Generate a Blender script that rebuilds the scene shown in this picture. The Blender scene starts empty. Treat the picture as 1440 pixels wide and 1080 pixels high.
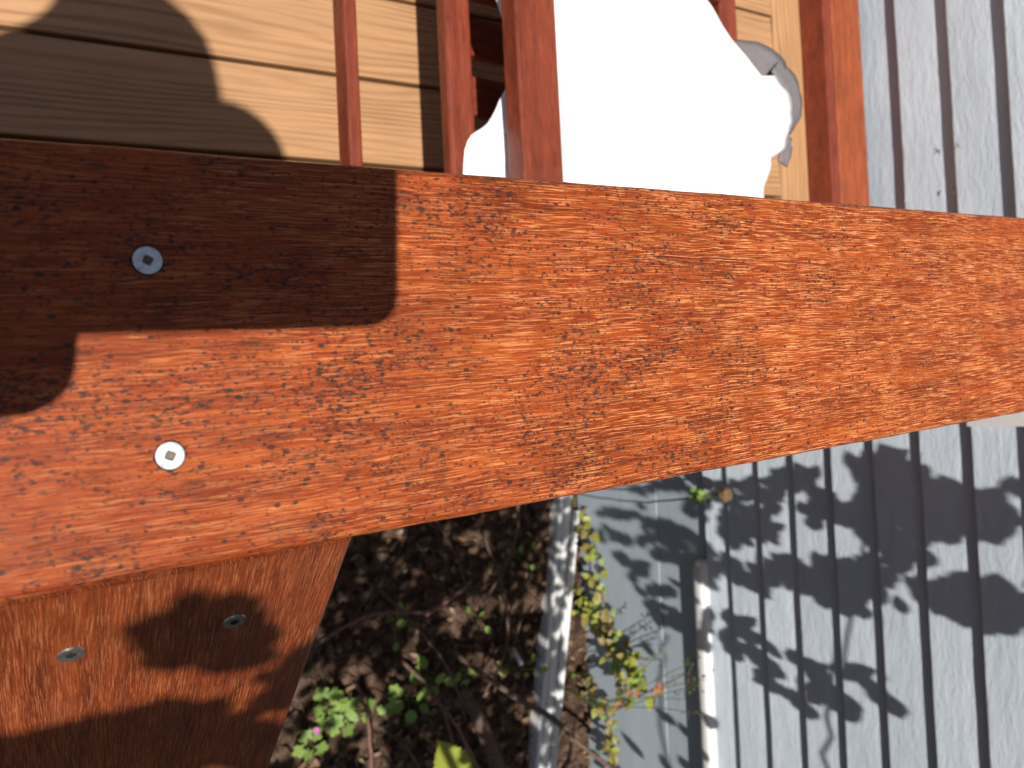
import bpy, bmesh, math, random
from mathutils import Vector, Matrix, noise as mnoise

random.seed(11)
scene = bpy.context.scene
C = scene.collection
R = math.radians

# ------------------------------------------------------------------ camera
EYE = Vector((0.0, 0.0, 1.22))
cd = bpy.data.cameras.new('camera')
cd.sensor_width = 36.0
cd.lens = 28.0
cd.clip_start = 0.01
cd.clip_end = 500.0
cd.dof.use_dof = True
cd.dof.focus_distance = 0.41
cd.dof.aperture_fstop = 13.0
cam = bpy.data.objects.new('camera', cd)
C.objects.link(cam)
ax = Vector((0.840, -0.087, 0.536)).normalized()       # picture right
fw = Vector((0.538, 0.0, -0.843))
fw = (fw - ax * fw.dot(ax)).normalized()               # looking down along the rail
up = ax.cross(fw)
M = Matrix((ax, up, -fw)).transposed().to_4x4()
M.translation = EYE
cam.matrix_world = M
scene.camera = cam

# ------------------------------------------------------------------ sky, sun, exposure
SUN = Vector((0.42, 0.135, -1.0)).normalized()         # the way the light travels
elev = math.asin(-SUN.z)
azim = math.atan2(-SUN.x, -SUN.y)                      # compass angle towards the sun, from +Y
world = bpy.data.worlds.new('World')
scene.world = world
world.use_nodes = True
wn = world.node_tree
sky = wn.nodes.new('ShaderNodeTexSky')
sky.sky_type = 'NISHITA'
sky.sun_disc = False
sky.sun_elevation = elev
sky.sun_rotation = azim
sky.dust_density = 1.6
wn.links.new(sky.outputs[0], wn.nodes['Background'].inputs[0])
wn.nodes['Background'].inputs[1].default_value = 0.056
sl = bpy.data.lights.new('sun', 'SUN')
sl.energy = 5.0
sl.angle = R(0.53)
sl.color = (1.0, 0.955, 0.88)
so = bpy.data.objects.new('sun', sl)
so.rotation_euler = SUN.to_track_quat('-Z', 'Y').to_euler()
so.location = (-1, -1, 4)
C.objects.link(so)
scene.view_settings.view_transform = 'Standard'
scene.view_settings.look = 'None'
scene.view_settings.exposure = 0.35
scene.view_settings.gamma = 1.0
scene.cycles.use_denoising = True
scene.cycles.max_bounces = 6

# ------------------------------------------------------------------ node helpers
class NT:
    def __init__(s, name, axis='X'):
        s.axis = axis
        s.m = bpy.data.materials.new(name)
        s.m.use_nodes = True
        s.t = s.m.node_tree
        s.b = s.t.nodes['Principled BSDF']
        s.o = s.t.nodes['Material Output']
    def n(s, kind, **k):
        nd = s.t.nodes.new('ShaderNode' + kind)
        for a, v in k.items():
            setattr(nd, a, v)
        return nd
    def l(s, a, b):
        s.t.links.new(a, b)
    def coord(s, scale=(1, 1, 1), out='Object', warp=None, rnd=False):
        tc = s.n('TexCoord')
        src = tc.outputs[out]
        if s.axis == 'Y':
            scale = (scale[1], scale[0], scale[2])
            if warp: warp = (warp[0], (warp[1][1], warp[1][0], warp[1][2]))
        if rnd:
            oi = s.n('ObjectInfo')
            mu = s.n('VectorMath', operation='SCALE')
            mu.inputs[0].default_value = (7.3, 3.1, 5.7)
            s.l(oi.outputs['Random'], mu.inputs['Scale'])
            ad = s.n('VectorMath', operation='ADD')
            s.l(src, ad.inputs[0]); s.l(mu.outputs[0], ad.inputs[1])
            src = ad.outputs[0]
        if warp:
            sc_, amt = warp
            no = s.n('TexNoise'); no.inputs['Scale'].default_value = sc_; no.inputs['Detail'].default_value = 2
            s.l(src, no.inputs['Vector'])
            sb = s.n('VectorMath', operation='SUBTRACT'); sb.inputs[1].default_value = (.5, .5, .5)
            s.l(no.outputs['Color'], sb.inputs[0])
            mm = s.n('VectorMath', operation='MULTIPLY'); mm.inputs[1].default_value = amt
            s.l(sb.outputs[0], mm.inputs[0])
            ad = s.n('VectorMath', operation='ADD')
            s.l(src, ad.inputs[0]); s.l(mm.outputs[0], ad.inputs[1])
            src = ad.outputs[0]
        mp = s.n('VectorMath', operation='MULTIPLY'); mp.inputs[1].default_value = scale
        s.l(src, mp.inputs[0])
        return mp.outputs[0]
    def noise(s, vec, scale=1.0, detail=3, rough=.5, col=False):
        no = s.n('TexNoise')
        no.inputs['Scale'].default_value = scale
        no.inputs['Detail'].default_value = detail
        no.inputs['Roughness'].default_value = rough
        s.l(vec, no.inputs['Vector'])
        return no.outputs['Color' if col else 'Fac']
    def ramp(s, fac, stops):
        r = s.n('ValToRGB')
        e = r.color_ramp.elements
        while len(e) < len(stops): e.new(0.5)
        for i, (p, c) in enumerate(stops):
            e[i].position = p
            e[i].color = (c, c, c, 1) if not isinstance(c, tuple) else (*c, 1)
        s.l(fac, r.inputs[0])
        return r.outputs[0]
    def mix(s, fac, a, b, mode='MIX'):
        m = s.n('MixRGB', blend_type=mode)
        for i, v in ((0, fac), (1, a), (2, b)):
            if hasattr(v, 'links') or hasattr(v, 'is_linked'):
                s.l(v, m.inputs[i])
            elif isinstance(v, tuple):
                m.inputs[i].default_value = (*v, 1)
            else:
                m.inputs[i].default_value = v if i == 0 else (v, v, v, 1)
        return m.outputs[0]
    def math(s, op, a, b=0.0, clamp=False):
        m = s.n('Math', operation=op); m.use_clamp = clamp
        for i, v in ((0, a), (1, b)):
            if hasattr(v, 'is_linked'): s.l(v, m.inputs[i])
            else: m.inputs[i].default_value = v
        return m.outputs[0]
    def bump(s, h, dist, strength=1.0):
        b = s.n('Bump')
        b.inputs['Distance'].default_value = dist
        b.inputs['Strength'].default_value = strength
        s.l(h, b.inputs['Height'])
        s.l(b.outputs[0], s.b.inputs['Normal'])
    def done(s, col, rough=.5, spec=.5):
        if isinstance(col, tuple): s.b.inputs['Base Color'].default_value = (*col, 1)
        else: s.l(col, s.b.inputs['Base Color'])
        if hasattr(rough, 'is_linked'): s.l(rough, s.b.inputs['Roughness'])
        else: s.b.inputs['Roughness'].default_value = rough
        s.b.inputs['Specular IOR Level'].default_value = spec
        return s.m

def hardwood(name, dark, mid, light, fleck, speck=1.0, fleck_amt=.8, dense=None, rough=.5, axis='X', spec=.35):
    """oiled tropical hardwood, grain along local X (or Y)"""
    s = NT(name, axis)
    w = (6.0, (0, .014, 0))
    w2 = (55.0, (0, .0022, 0))
    base = s.noise(s.coord((8, 105, 30), warp=w), 1, 7, .66)
    col = s.ramp(base, [(.30, dark), (.50, mid), (.72, light)])
    fine = s.noise(s.coord((34, 950, 300), warp=w2), 1, 4, .7)
    col = s.mix(.95, col, s.ramp(fine, [(.30, .50), (.52, 1.0), (.72, 1.28)]), 'MULTIPLY')
    blot = s.noise(s.coord((15, 24, 20)), 1, 5, .62)
    col = s.mix(.85, col, s.ramp(blot, [(.25, .60), (.5, 1.0), (.75, 1.22)]), 'MULTIPLY')
    # pale open pores: long hair-thin streaks
    f1 = s.noise(s.coord((62, 2000, 400), warp=w2), 1, 2, .6)
    f2 = s.noise(s.coord((30, 2300, 400), warp=(30.0, (0, .004, 0))), 1, 1, .5)
    f = s.math('MAXIMUM', s.ramp(f1, [(.565, 0.0), (.625, 1.0)]), s.ramp(f2, [(.59, 0.0), (.65, .9)]))
    area = s.ramp(s.noise(s.coord((16, 45, 12), warp=(30, (.02, .01, 0))), 1, 4, .65), [(.32, .25), (.55, 1.0)])
    fl = s.math('MULTIPLY', s.math('MULTIPLY', f, area), fleck_amt)
    if dense:
        sp = s.n('SeparateXYZ'); tc = s.n('TexCoord'); s.l(tc.outputs['Object'], sp.inputs[0])
        mr = s.n('MapRange'); mr.inputs['From Min'].default_value = dense[0]; mr.inputs['From Max'].default_value = dense[1]
        mr.inputs['To Min'].default_value = .35; mr.inputs['To Max'].default_value = 1.0
        s.l(sp.outputs[0], mr.inputs['Value'])
        fl = s.math('MULTIPLY', fl, mr.outputs[0])
    col = s.mix(fl, col, fleck)
    # dark pores
    p = s.noise(s.coord((95, 1150, 400), warp=w2), 1, 2, .5)
    pd = s.ramp(p, [(.32, 1.0), (.41, 0.0)])
    col = s.mix(s.math('MULTIPLY', pd, .2), col, tuple(c * .30 for c in dark))
    h = s.math('SUBTRACT', s.math('MULTIPLY', fine, .8), s.math('MULTIPLY', pd, .7))
    if speck:
        cl = s.ramp(s.noise(s.coord((13, 30, 16), warp=(22, (.03, .02, 0))), 1, 5, .68), [(.38, 0.0), (.62, 1.0)])
        if dense:
            m2 = s.n('MapRange'); m2.inputs['From Min'].default_value = dense[2]; m2.inputs['From Max'].default_value = dense[3]
            m2.inputs['To Min'].default_value = 1.0; m2.inputs['To Max'].default_value = .35
            s.l(sp.outputs[0], m2.inputs['Value'])
            cl = s.math('MULTIPLY', cl, m2.outputs[0])
        def dots(sx, sy, lo, hi, gain, wob):
            vo = s.n('TexVoronoi'); vo.inputs['Scale'].default_value = 1.0
            s.l(s.coord((sx, sy, 1), warp=(wob, (.75 / wob, .40 / wob, 0))), vo.inputs['Vector'])
            vc = s.n('SeparateXYZ'); s.l(vo.outputs['Color'], vc.inputs[0])
            pick = s.math('GREATER_THAN', s.math('ADD', vc.outputs[0], s.math('MULTIPLY', cl, gain)), .935)
            size = s.math('MULTIPLY', s.math('POWER', vc.outputs[1], 2.0), .34)
            d = s.math('SUBTRACT', vo.outputs['Distance'], size)
            return s.math('MULTIPLY', s.math('MULTIPLY', s.ramp(d, [(lo, 1.0), (hi, 0.0)]), pick), s.math('ADD', s.math('MULTIPLY', vc.outputs[2], .6), .4))
        k = s.math('MAXIMUM', dots(330, 540, .04, .27, .95, 420), s.math('MULTIPLY', dots(130, 240, .0, .32, .42, 240), .5))
        k = s.math('MAXIMUM', k, s.math('MULTIPLY', dots(560, 900, .06, .28, .95, 640), .95))
        n1 = s.noise(s.coord((300, 620, 400), warp=(200, (.003, .001, 0))), 1, 3, .6)
        k1 = s.ramp(s.math('ADD', n1, s.math('MULTIPLY', cl, .18)), [(.675, 0.0), (.765, 1.0)])
        k = s.math('MULTIPLY', s.math('MAXIMUM', k, k1), .88 * speck)
        col = s.mix(k, col, (.026, .016, .014))
        soft = s.ramp(s.noise(s.coord((40, 90, 30), warp=(30, (.02, .01, 0))), 1, 5, .65), [(.52, 0.0), (.78, .42)])
        col = s.mix(s.math('MULTIPLY', soft, cl), col, (.06, .03, .022))
    s.bump(h, .0006, .55)
    r = s.ramp(blot, [(.2, rough - .06), (.8, rough + .1)])
    return s.done(col, r, spec)

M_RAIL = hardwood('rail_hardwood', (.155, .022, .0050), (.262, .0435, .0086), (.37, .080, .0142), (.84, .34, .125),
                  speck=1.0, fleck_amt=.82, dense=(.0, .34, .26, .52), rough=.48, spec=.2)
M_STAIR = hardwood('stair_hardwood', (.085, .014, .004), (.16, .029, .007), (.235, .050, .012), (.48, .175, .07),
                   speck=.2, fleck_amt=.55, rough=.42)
M_POST = hardwood('post_hardwood', (.15, .028, .009), (.24, .05, .014), (.32, .08, .022), (.45, .18, .07), speck=.3, fleck_amt=.3)
M_STAIN = hardwood('stained_wood', (.13, .024, .012), (.18, .034, .016), (.235, .047, .021), (.32, .08, .035), speck=0, fleck_amt=.12, rough=.42)
M_STAIN_Y = hardwood('stained_wood_crosswise', (.13, .024, .012), (.18, .034, .016), (.235, .047, .021), (.32, .08, .035), speck=0, fleck_amt=.12, rough=.42, axis='Y')

M_LEDGE = hardwood('ledge_hardwood', (.19, .036, .011), (.26, .055, .016), (.34, .085, .025), (.45, .15, .06), speck=.15, fleck_amt=.2, axis='Y')

def composite():
    s = NT('deck_composite')
    v = s.coord((1, 1, 1), rnd=True)
    sp = s.n('SeparateXYZ'); s.l(v, sp.inputs[0])
    mp = s.n('VectorMath', operation='MULTIPLY'); mp.inputs[1].default_value = (.9, 8, 3); s.l(v, mp.inputs[0])
    n = s.noise(mp.outputs[0], 1, 3, .5)
    ph = s.math('ADD', s.math('MULTIPLY', sp.outputs[1], 78.0), s.math('MULTIPLY', n, 10.0))
    wv = s.math('SINE', s.math('MULTIPLY', ph, 6.2832))
    mp2 = s.n('VectorMath', operation='MULTIPLY'); mp2.inputs[1].default_value = (8, 160, 30); s.l(v, mp2.inputs[0])
    fi = s.noise(mp2.outputs[0], 1, 4, .6)
    mp3 = s.n('VectorMath', operation='MULTIPLY'); mp3.inputs[1].default_value = (3, 14, 8); s.l(v, mp3.inputs[0])
    msk = s.ramp(s.noise(mp3.outputs[0], 1, 2), [(.38, .15), (.62, 1.0)])
    gr = s.math('MULTIPLY', s.math('POWER', s.math('ADD', s.math('MULTIPLY', wv, .5), .5), 2.5), msk)
    h = s.math('ADD', s.math('MULTIPLY', gr, .75), s.math('MULTIPLY', fi, .5))
    col = s.mix(s.math('MULTIPLY', gr, .5), (.405, .222, .108), (.185, .088, .040))
    col = s.mix(.7, col, s.ramp(fi, [(.3, .8), (.7, 1.15)]), 'MULTIPLY')
    big = s.noise(v, 4.0, 2)
    col = s.mix(.6, col, s.ramp(big, [(.3, .86), (.7, 1.1)]), 'MULTIPLY')
    hh = s.math('MULTIPLY', h, -1.0)
    s.bump(hh, .002, .9)
    return s.done(col, .62, .3)
M_DECK = composite()

def paint(name, base, dirt, bumpd=.0015, streak=1.0):
    """brushed exterior paint on boards running along local Y"""
    s = NT(name)
    a = s.noise(s.coord((45, 9, 60), rnd=True, warp=(20, (.03, .03, .03))), 1, 6, .62)
    b = s.noise(s.coord((8, 2.5, 9), rnd=True), 1, 4, .6)
    c = s.noise(s.coord((240, 55, 300), rnd=True), 1, 3, .6)
    col = s.mix(s.ramp(b, [(.42, 0.0), (.72, .55)]), base, dirt)
    col = s.mix(.28 * streak, col, s.ramp(a, [(.3, .78), (.6, 1.06)]), 'MULTIPLY')
    spk = s.ramp(s.noise(s.coord((150, 90, 150), rnd=True), 1, 2), [(.74, 0.0), (.78, .6)])
    col = s.mix(spk, col, tuple(x * .45 for x in dirt))
    oi = s.n('ObjectInfo')
    col = s.mix(1.0, col, s.ramp(oi.outputs['Random'], [(0, .92), (1, 1.05)]), 'MULTIPLY')
    h = s.math('ADD', a, s.math('MULTIPLY', c, .35))
    s.bump(h, bumpd, 1.0)
    return s.done(col, .5, .35)
M_SIDING = paint('siding_paint', (.455, .505, .565), (.34, .39, .44), .003)
M_PANEL = paint('panel_paint', (.34, .395, .45), (.28, .33, .375), .001, .5)
M_WHITE = paint('white_paint', (.66, .655, .65), (.52, .51, .49), .001, .5)
M_EDGE = paint('edging_paint', (.70, .705, .71), (.48, .48, .48), .0012, .8)

def simple(name, col, rough=.5, spec=.4, var=.25, scale=30, bumpd=0.0, metal=0.0):
    s = NT(name)
    n = s.noise(s.coord((scale,) * 3, rnd=True), 1, 4, .6)
    c = s.mix(1.0, col, s.ramp(n, [(.25, 1 - var), (.75, 1 + var)]), 'MULTIPLY')
    if bumpd: s.bump(n, bumpd, .8)
    s.b.inputs['Metallic'].default_value = metal
    return s.done(c, rough, spec)

def steel(name, col, rough, metal):
    s = NT(name)
    n = s.noise(s.coord((520, 520, 520), warp=(300, (.002, .002, 0))), 1, 4, .7)
    c = s.mix(1.0, col, s.ramp(n, [(.32, .45), (.5, .95), (.7, 1.08)]), 'MULTIPLY')
    s.b.inputs['Metallic'].default_value = metal
    s.bump(n, .0001, .4)
    return s.done(c, rough, .5)
M_ZINC = steel('zinc_screw', (.66, .67, .68), .5, .1)
M_STEEL = steel('steel_screw', (.34, .33, .28), .30, .85)
M_SOCKET = simple('screw_socket_dirt', (.16, .13, .11), .8, .2, .4, 500)
M_TORX = simple('dark_socket', (.012, .012, .012), .8, .2)
M_CLOTH = simple('white_cloth', (.86, .85, .86), .85, .15, .04, 60, .001)
M_HEM_SHADE = simple('hem_shade_grey', (.19, .172, .178), .9, .15, .12, 60, .001)  # grey stands in for the shade on the white cloth's hem
M_PHONE = simple('phone_black', (.015, .015, .017), .25, .5)
M_GLASS = simple('phone_glass', (.01, .01, .012), .08, .5)
M_SKIN = simple('skin', (.50, .28, .19), .5, .35, .08, 40)
M_HAIR = simple('dark_hair', (.03, .02, .015), .55, .3, .3, 120, .002)
M_SHIRT = simple('grey_shirt', (.16, .18, .21), .85, .2, .15, 60, .001)
M_JEANS = simple('blue_trousers', (.05, .07, .12), .85, .2, .15, 60, .001)
M_BARK = simple('twig_bark', (.115, .075, .055), .85, .2, .45, 90, .002)
M_REDTWIG = simple('reddish_twig', (.20, .10, .08), .75, .25, .4, 90, .001)
M_GREENSTEM = simple('green_stem', (.13, .17, .04), .6, .3, .3, 60)
M_TAG = simple('plastic_tag', (.42, .46, .54), .4, .4, .1, 40)
M_PINK = simple('pink_petal', (.55, .12, .50), .6, .3, .15, 200)
M_DRY = simple('dry_seed_head', (.15, .10, .055), .85, .2, .45, 260, .002)

def leafmat(name, a, b, scale=35, trans=.35):
    s = NT(name)
    n = s.noise(s.coord((scale,) * 3, rnd=True), 1, 3, .6)
    oi = s.n('ObjectInfo')
    c = s.mix(s.ramp(n, [(.35, 0.0), (.65, 1.0)]), a, b)
    c = s.mix(1.0, c, s.ramp(oi.outputs['Random'], [(0, .75), (1, 1.2)]), 'MULTIPLY')
    s.done(c, .45, .4)
    tr = s.n('BsdfTranslucent'); s.l(c, tr.inputs[0])
    ms = s.n('MixShader'); ms.inputs[0].default_value = trans
    s.l(s.b.outputs[0], ms.inputs[1]); s.l(tr.outputs[0], ms.inputs[2])
    s.l(ms.outputs[0], s.o.inputs[0])
    return s.m
M_LEAF = leafmat('weed_leaf', (.17, .28, .055), (.27, .38, .09))
M_LEAFY = leafmat('yellow_green_leaf', (.26, .30, .05), (.36, .34, .06))
M_LEAFO = leafmat('tan_vine_leaf', (.30, .20, .06), (.20, .19, .05))
M_LEAFR = leafmat('red_vine_leaf', (.42, .12, .06), (.40, .22, .08))
M_BIGLEAF = leafmat('lime_leaf', (.40, .42, .05), (.33, .40, .06), 12)
M_TREE = leafmat('shrub_leaf', (.05, .10, .025), (.08, .14, .035), 35, .12)
M_LITTER = leafmat('dead_leaf', (.16, .09, .05), (.26, .16, .09), 8, .1)

def soil():
    s = NT('soil')
    v = s.coord((1, 1, 1))
    a = s.noise(v, 18, 8, .68)
    b = s.noise(v, 3.0, 4, .55)
    c = s.noise(v, 90, 3, .6)
    col = s.ramp(a, [(.30, (.022, .013, .009)), (.52, (.066, .039, .027)), (.72, (.17, .105, .072))])
    col = s.mix(.7, col, s.ramp(b, [(.3, .75), (.7, 1.2)]), 'MULTIPLY')
    s.bump(s.math('ADD', a, s.math('MULTIPLY', c, .25)), .03, .9)
    return s.done(col, .95, .1)
M_SOIL = soil()
M_CLOD = simple('soil_clod', (.095, .06, .042), .95, .1, .5, 60, .004)

# ------------------------------------------------------------------ mesh helpers
def link(name, me, mat=None, parent=None, smooth=False):
    o = bpy.data.objects.new(name, me)
    C.objects.link(o)
    if mat: 
        if not me.materials: me.materials.append(mat)
    if smooth:
        for p in me.polygons: p.use_smooth = True
    if parent: o.parent = parent
    return o

def from_bm(name, bm, mat, parent=None, smooth=False):
    me = bpy.data.meshes.new(name)
    bm.normal_update()
    bm.to_mesh(me); bm.free()
    return link(name, me, mat, parent, smooth)

def box(bm, lo, hi, bevel=0.0, seg=2):
    lo, hi = Vector(lo), Vector(hi)
    r = bmesh.ops.create_cube(bm, size=1.0)
    vs = r['verts']
    for v in vs:
        v.co = Vector([(lo[i] + hi[i]) / 2 + v.co[i] * (hi[i] - lo[i]) for i in range(3)])
    if bevel:
        es = list({e for v in vs for e in v.link_edges})
        bmesh.ops.bevel(bm, geom=es, offset=bevel, segments=seg, profile=.5, affect='EDGES')

def box_obj(name, lo, hi, mat, parent=None, bevel=0.0, seg=2):
    """box whose origin sits at its centre; bevelled with clean normals"""
    lo, hi = Vector(lo), Vector(hi)
    c = (lo + hi) / 2
    bm = bmesh.new()
    box(bm, lo - c, hi - c, bevel, seg)
    o = from_bm(name, bm, mat, parent)
    o.location = c
    return o

def tube(bm, pts, radii, sides=7, cap=True):
    pts = [Vector(p) for p in pts]
    rings = []
    for i, p in enumerate(pts):
        d = (pts[min(i + 1, len(pts) - 1)] - pts[max(i - 1, 0)]).normalized()
        a = d.orthogonal().normalized() if i == 0 else (a - d * a.dot(d)).normalized()
        b = d.cross(a)
        r = radii[i] if isinstance(radii, (list, tuple)) else radii
        rings.append([bm.verts.new(p + (a * math.cos(2 * math.pi * k / sides) + b * math.sin(2 * math.pi * k / sides)) * r) for k in range(sides)])
    for i in range(len(rings) - 1):
        for k in range(sides):
            bm.faces.new((rings[i][k], rings[i][(k + 1) % sides], rings[i + 1][(k + 1) % sides], rings[i + 1][k]))
    if cap:
        bm.faces.new(rings[0][::-1]); bm.faces.new(rings[-1])

def smooth_path(pts, n=6, jit=0.0):
    """Catmull-Rom through the points"""
    P = [Vector(p) for p in pts]
    P = [P[0] * 2 - P[1]] + P + [P[-1] * 2 - P[-2]]
    out = []
    for i in range(1, len(P) - 2):
        for k in range(n):
            t = k / n
            a, b, c, d = P[i - 1], P[i], P[i + 1], P[i + 2]
            q = .5 * ((2 * b) + (c - a) * t + (2 * a - 5 * b + 4 * c - d) * t * t + (3 * b - a - 3 * c + d) * t ** 3)
            out.append(q + Vector([random.uniform(-jit, jit) for _ in range(3)]))
    out.append(P[-2])
    return out

def empty(name, loc=(0, 0, 0), rz=0.0):
    o = bpy.data.objects.new(name, None)
    o.location = loc; o.rotation_euler = (0, 0, rz); o.empty_display_size = .05
    C.objects.link(o)
    return o

def tag(o, label, cat=None, group=None, kind=None):
    o['label'] = label
    if cat: o['category'] = cat
    if group: o['group'] = group
    if kind: o['kind'] = kind
    return o

def structure(o, label=None):
    o['kind'] = 'structure'
    if label: o['label'] = label
    return o

# leaf shapes ------------------------------------------------------
def ovate_verts(L=1.0, W=.5, fold=.12, curl=.15, n=5, serr=0.0):
    """blade along +X from the stalk at 0, unit sized"""
    vs, fs = [], []
    for i in range(n + 1):
        t = i / n
        w = W * .5 * math.sin(math.pi * min(1, t ** .8)) ** .85 if 0 < t < 1 else 0.001
        w *= 1 + serr * (1 if i % 2 else -1)
        x = L * t; z = -curl * L * t * t
        vs += [(x, -w, z + fold * w), (x, 0, z), (x, w, z + fold * w)]
    for i in range(n):
        a = 3 * i
        fs += [(a, a + 3, a + 4, a + 1), (a + 1, a + 4, a + 5, a + 2)]
    return vs, fs

def lobed_verts(lobes=5, n=26, cup=.15):
    vs, fs = [(0, 0, 0)], []
    for i in range(n):
        a = math.radians(-150 + 300 * i / (n - 1))
        r = .33 + .2 * abs(math.cos(a * lobes / 2 * .96)) + .03 * (i % 2)
        r *= .85 + .25 * math.cos(a / 2)
        vs.append((r * math.cos(a) + .1, r * math.sin(a), cup * r * r + random.uniform(-.02, .02)))
    for i in range(n - 1): fs.append((0, i + 1, i + 2))
    return vs, fs

def mesh_from(name, vf, mat):
    me = bpy.data.meshes.new(name)
    me.from_pydata(vf[0], [], vf[1]); me.materials.append(mat)
    for p in me.polygons: p.use_smooth = True
    return me

def frame(loc, direction, normal=Vector((0, 0, 1)), size=1.0):
    x = Vector(direction).normalized()
    z = Vector(normal); z = (z - x * z.dot(x))
    if z.length < 1e-4: z = x.orthogonal()
    z.normalize(); y = z.cross(x)
    m = Matrix((x, y, z)).transposed().to_4x4()
    return Matrix.Translation(loc) @ m @ Matrix.Scale(size, 4)

# ================================================================== GROUND
def spaced(lo, hi, dense_lo, dense_hi, step):
    a = [dense_lo + i * step for i in range(int((dense_hi - dense_lo) / step) + 1)]
    g = step; x = a[0]
    while x > lo:
        g *= 1.7; x -= g; a.insert(0, x)
    g = step; x = a[-1]
    while x < hi:
        g *= 1.7; x += g; a.append(x)
    return a
GZ = -1.225
def ground_h(x, y):
    d = max(0.0, 1 - max(abs(x - 1.1) - 1.2, abs(y + .9) - 1.2, 0))
    h = mnoise.fractal(Vector((x * 6, y * 6, 0)), 1.0, 2.0, 4) * .018 + mnoise.noise(Vector((x * 28, y * 28, 3))) * .007
    return GZ + h * d
gx = spaced(-60, 60, .1, 2.1, .02); gy = spaced(-60, 60, -2.0, .1, .02)
vs = [(x, y, ground_h(x, y)) for x in gx for y in gy]
ny = len(gy)
fs = [(i * ny + j, (i + 1) * ny + j, (i + 1) * ny + j + 1, i * ny + j + 1) for i in range(len(gx) - 1) for j in range(ny - 1)]
me = bpy.data.meshes.new('ground'); me.from_pydata(vs, [], fs)
ground = structure(link('ground', me, M_SOIL, None, True), 'dark brown garden soil below the deck')

# ================================================================== HOUSE WALL
HOUSE = Matrix.Translation((1.85, 0, 0)) @ Matrix.Rotation(-math.atan(.052), 4, 'Z')
wall = empty('house_wall', (1.85, 0, 0), -math.atan(.052))
tag(wall, 'pale blue-grey clapboard house wall at the end of the railing', 'wall')
YA, YB = -2.6, 2.6
EXP = .1208
def siding_board(z0, e, lip=.0215, y0=YA, y1=YB, seed=0, base=.012):
    n = int((y1 - y0) / .035)
    vs, fs = [], []
    for i in range(n + 1):
        y = y0 + (y1 - y0) * i / n
        w = mnoise.noise(Vector((y * 5, seed * 7.7, 0))) * .0016 + mnoise.noise(Vector((y * 40, seed * 3.3, 5))) * .0011
        q = mnoise.noise(Vector((y * 9, seed * 5.1, 9))) * .0009
        f = -base - lip
        prof = [(-.004, z0 + w), (f + .0025 + q, z0 + w), (f + q, z0 + .003 + w), (f + lip * .45, z0 + e * .55), (f + lip - .0004, z0 + e + .006), (-.004, z0 + e + .006)]
        vs += [(p[0], y, p[1]) for p in prof]
    m = 6
    for i in range(n):
        for k in range(m):
            a, b = i * m + k, i * m + (k + 1) % m
            fs.append((a, b, b + m, a + m))
    fs += [tuple(range(m)), tuple(range(n * m, n * m + m))[::-1]]
    me = bpy.data.meshes.new('siding_board'); me.from_pydata(vs, [], fs)
    bm = bmesh.new(); bm.from_mesh(me); bmesh.ops.recalc_face_normals(bm, faces=bm.faces); bm.to_mesh(me); bm.free()
    return link('siding_board', me, M_SIDING, wall)
siding_board(-.555, .095, seed=99)
for k in range(22):
    siding_board(-.46 + EXP * k, EXP, seed=k)
box_obj('sheathing', (-.0035, YA - .02, -1.5), (.12, YB + .02, 2.25), M_PANEL, wall)
# smooth skirt below the clapboards: three wide boards with fine joints
zs = [-1.42, -.985, -.79, -.575]
for i in range(3):
    box_obj('skirt_board', (-.012 - .0015 * (i % 2), YA, zs[i] + .0015), (-.0037, YB, zs[i + 1] - .0015), M_PANEL, wall, .0015, 1)
# drip moulding at the foot of the clapboards, its near end rounded
bm = bmesh.new()
vs = []
prof = [(-.012, -.60), (-.052, -.597), (-.058, -.588), (-.0585, -.566), (-.053, -.556), (-.024, -.549), (-.012, -.546)]
ys = [YA, -2.0, -1.5, -1.0, -.66, -.625, -.605, -.597]
sc_ = [1, 1, 1, 1, 1, .96, .8, .5]
rings = []
for y, s_ in zip(ys, sc_):
    rings.append([bm.verts.new((-.012 + (x + .012) * s_, y, -.573 + (z + .573) * (.6 + .4 * s_))) for x, z in prof])
for a, b in zip(rings, rings[1:]):
    for k in range(len(prof)):
        k2 = (k + 1) % len(prof)
        bm.faces.new((a[k], a[k2], b[k2], b[k]))
bm.faces.new(rings[0]); bm.faces.new(rings[-1][::-1])
bmesh.ops.recalc_face_normals(bm, faces=bm.faces)
o = from_bm('drip_moulding', bm, M_WHITE, wall, True); o['label'] = 'white rounded moulding along the bottom of the clapboards'
# white mounting board for the railing
o = box_obj('mounting_board', (-.045, -.185, .262), (-.0238, .16, 1.3), M_WHITE, wall, .003); o['label'] = 'white vertical mounting board behind the rail end'

# ================================================================== DECK
deck = empty('deck', (0, 0, 0)); structure(deck, 'tan composite deck of long boards')
for k in range(-4, 12):
    y0 = .526 + .144 * k + .002
    x1 = 1.85 + .052 * (y0 + .07) - .297
    if y0 + .14 < -.05: continue
    bm = bmesh.new()
    L = x1 + 2.2
    box(bm, (-L / 2, -.0685, -.0125), (L / 2, .0685, .0125), .003, 2)
    o = from_bm('plank', bm, M_DECK, deck); o.location = (x1 - L / 2, y0 + .07, -.0125)
bo = box_obj('plank', (-.07, -1.2, -.0125), (.07, 1.2, .0125), M_DECK, deck, .002)
# the border board runs along the house
me = bo.data
for v in me.vertices: v.co = Vector((v.co.y, -v.co.x, v.co.z))
bo.matrix_local = HOUSE @ Matrix.Translation((-.2235, 1.16, -.0125)) @ Matrix.Rotation(R(90), 4, 'Z')
for x in (-2.1, -1.6, -1.1, -.6, -.1, .4, .9, 1.45):
    box_obj('joist', (x - .02, -.04, -.20), (x + .02, 2.25, -.027), M_POST, deck)
box_obj('fascia', (-2.2, -.068, -.22), (1.80, -.045, -.002), M_POST, deck, .002)

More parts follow.
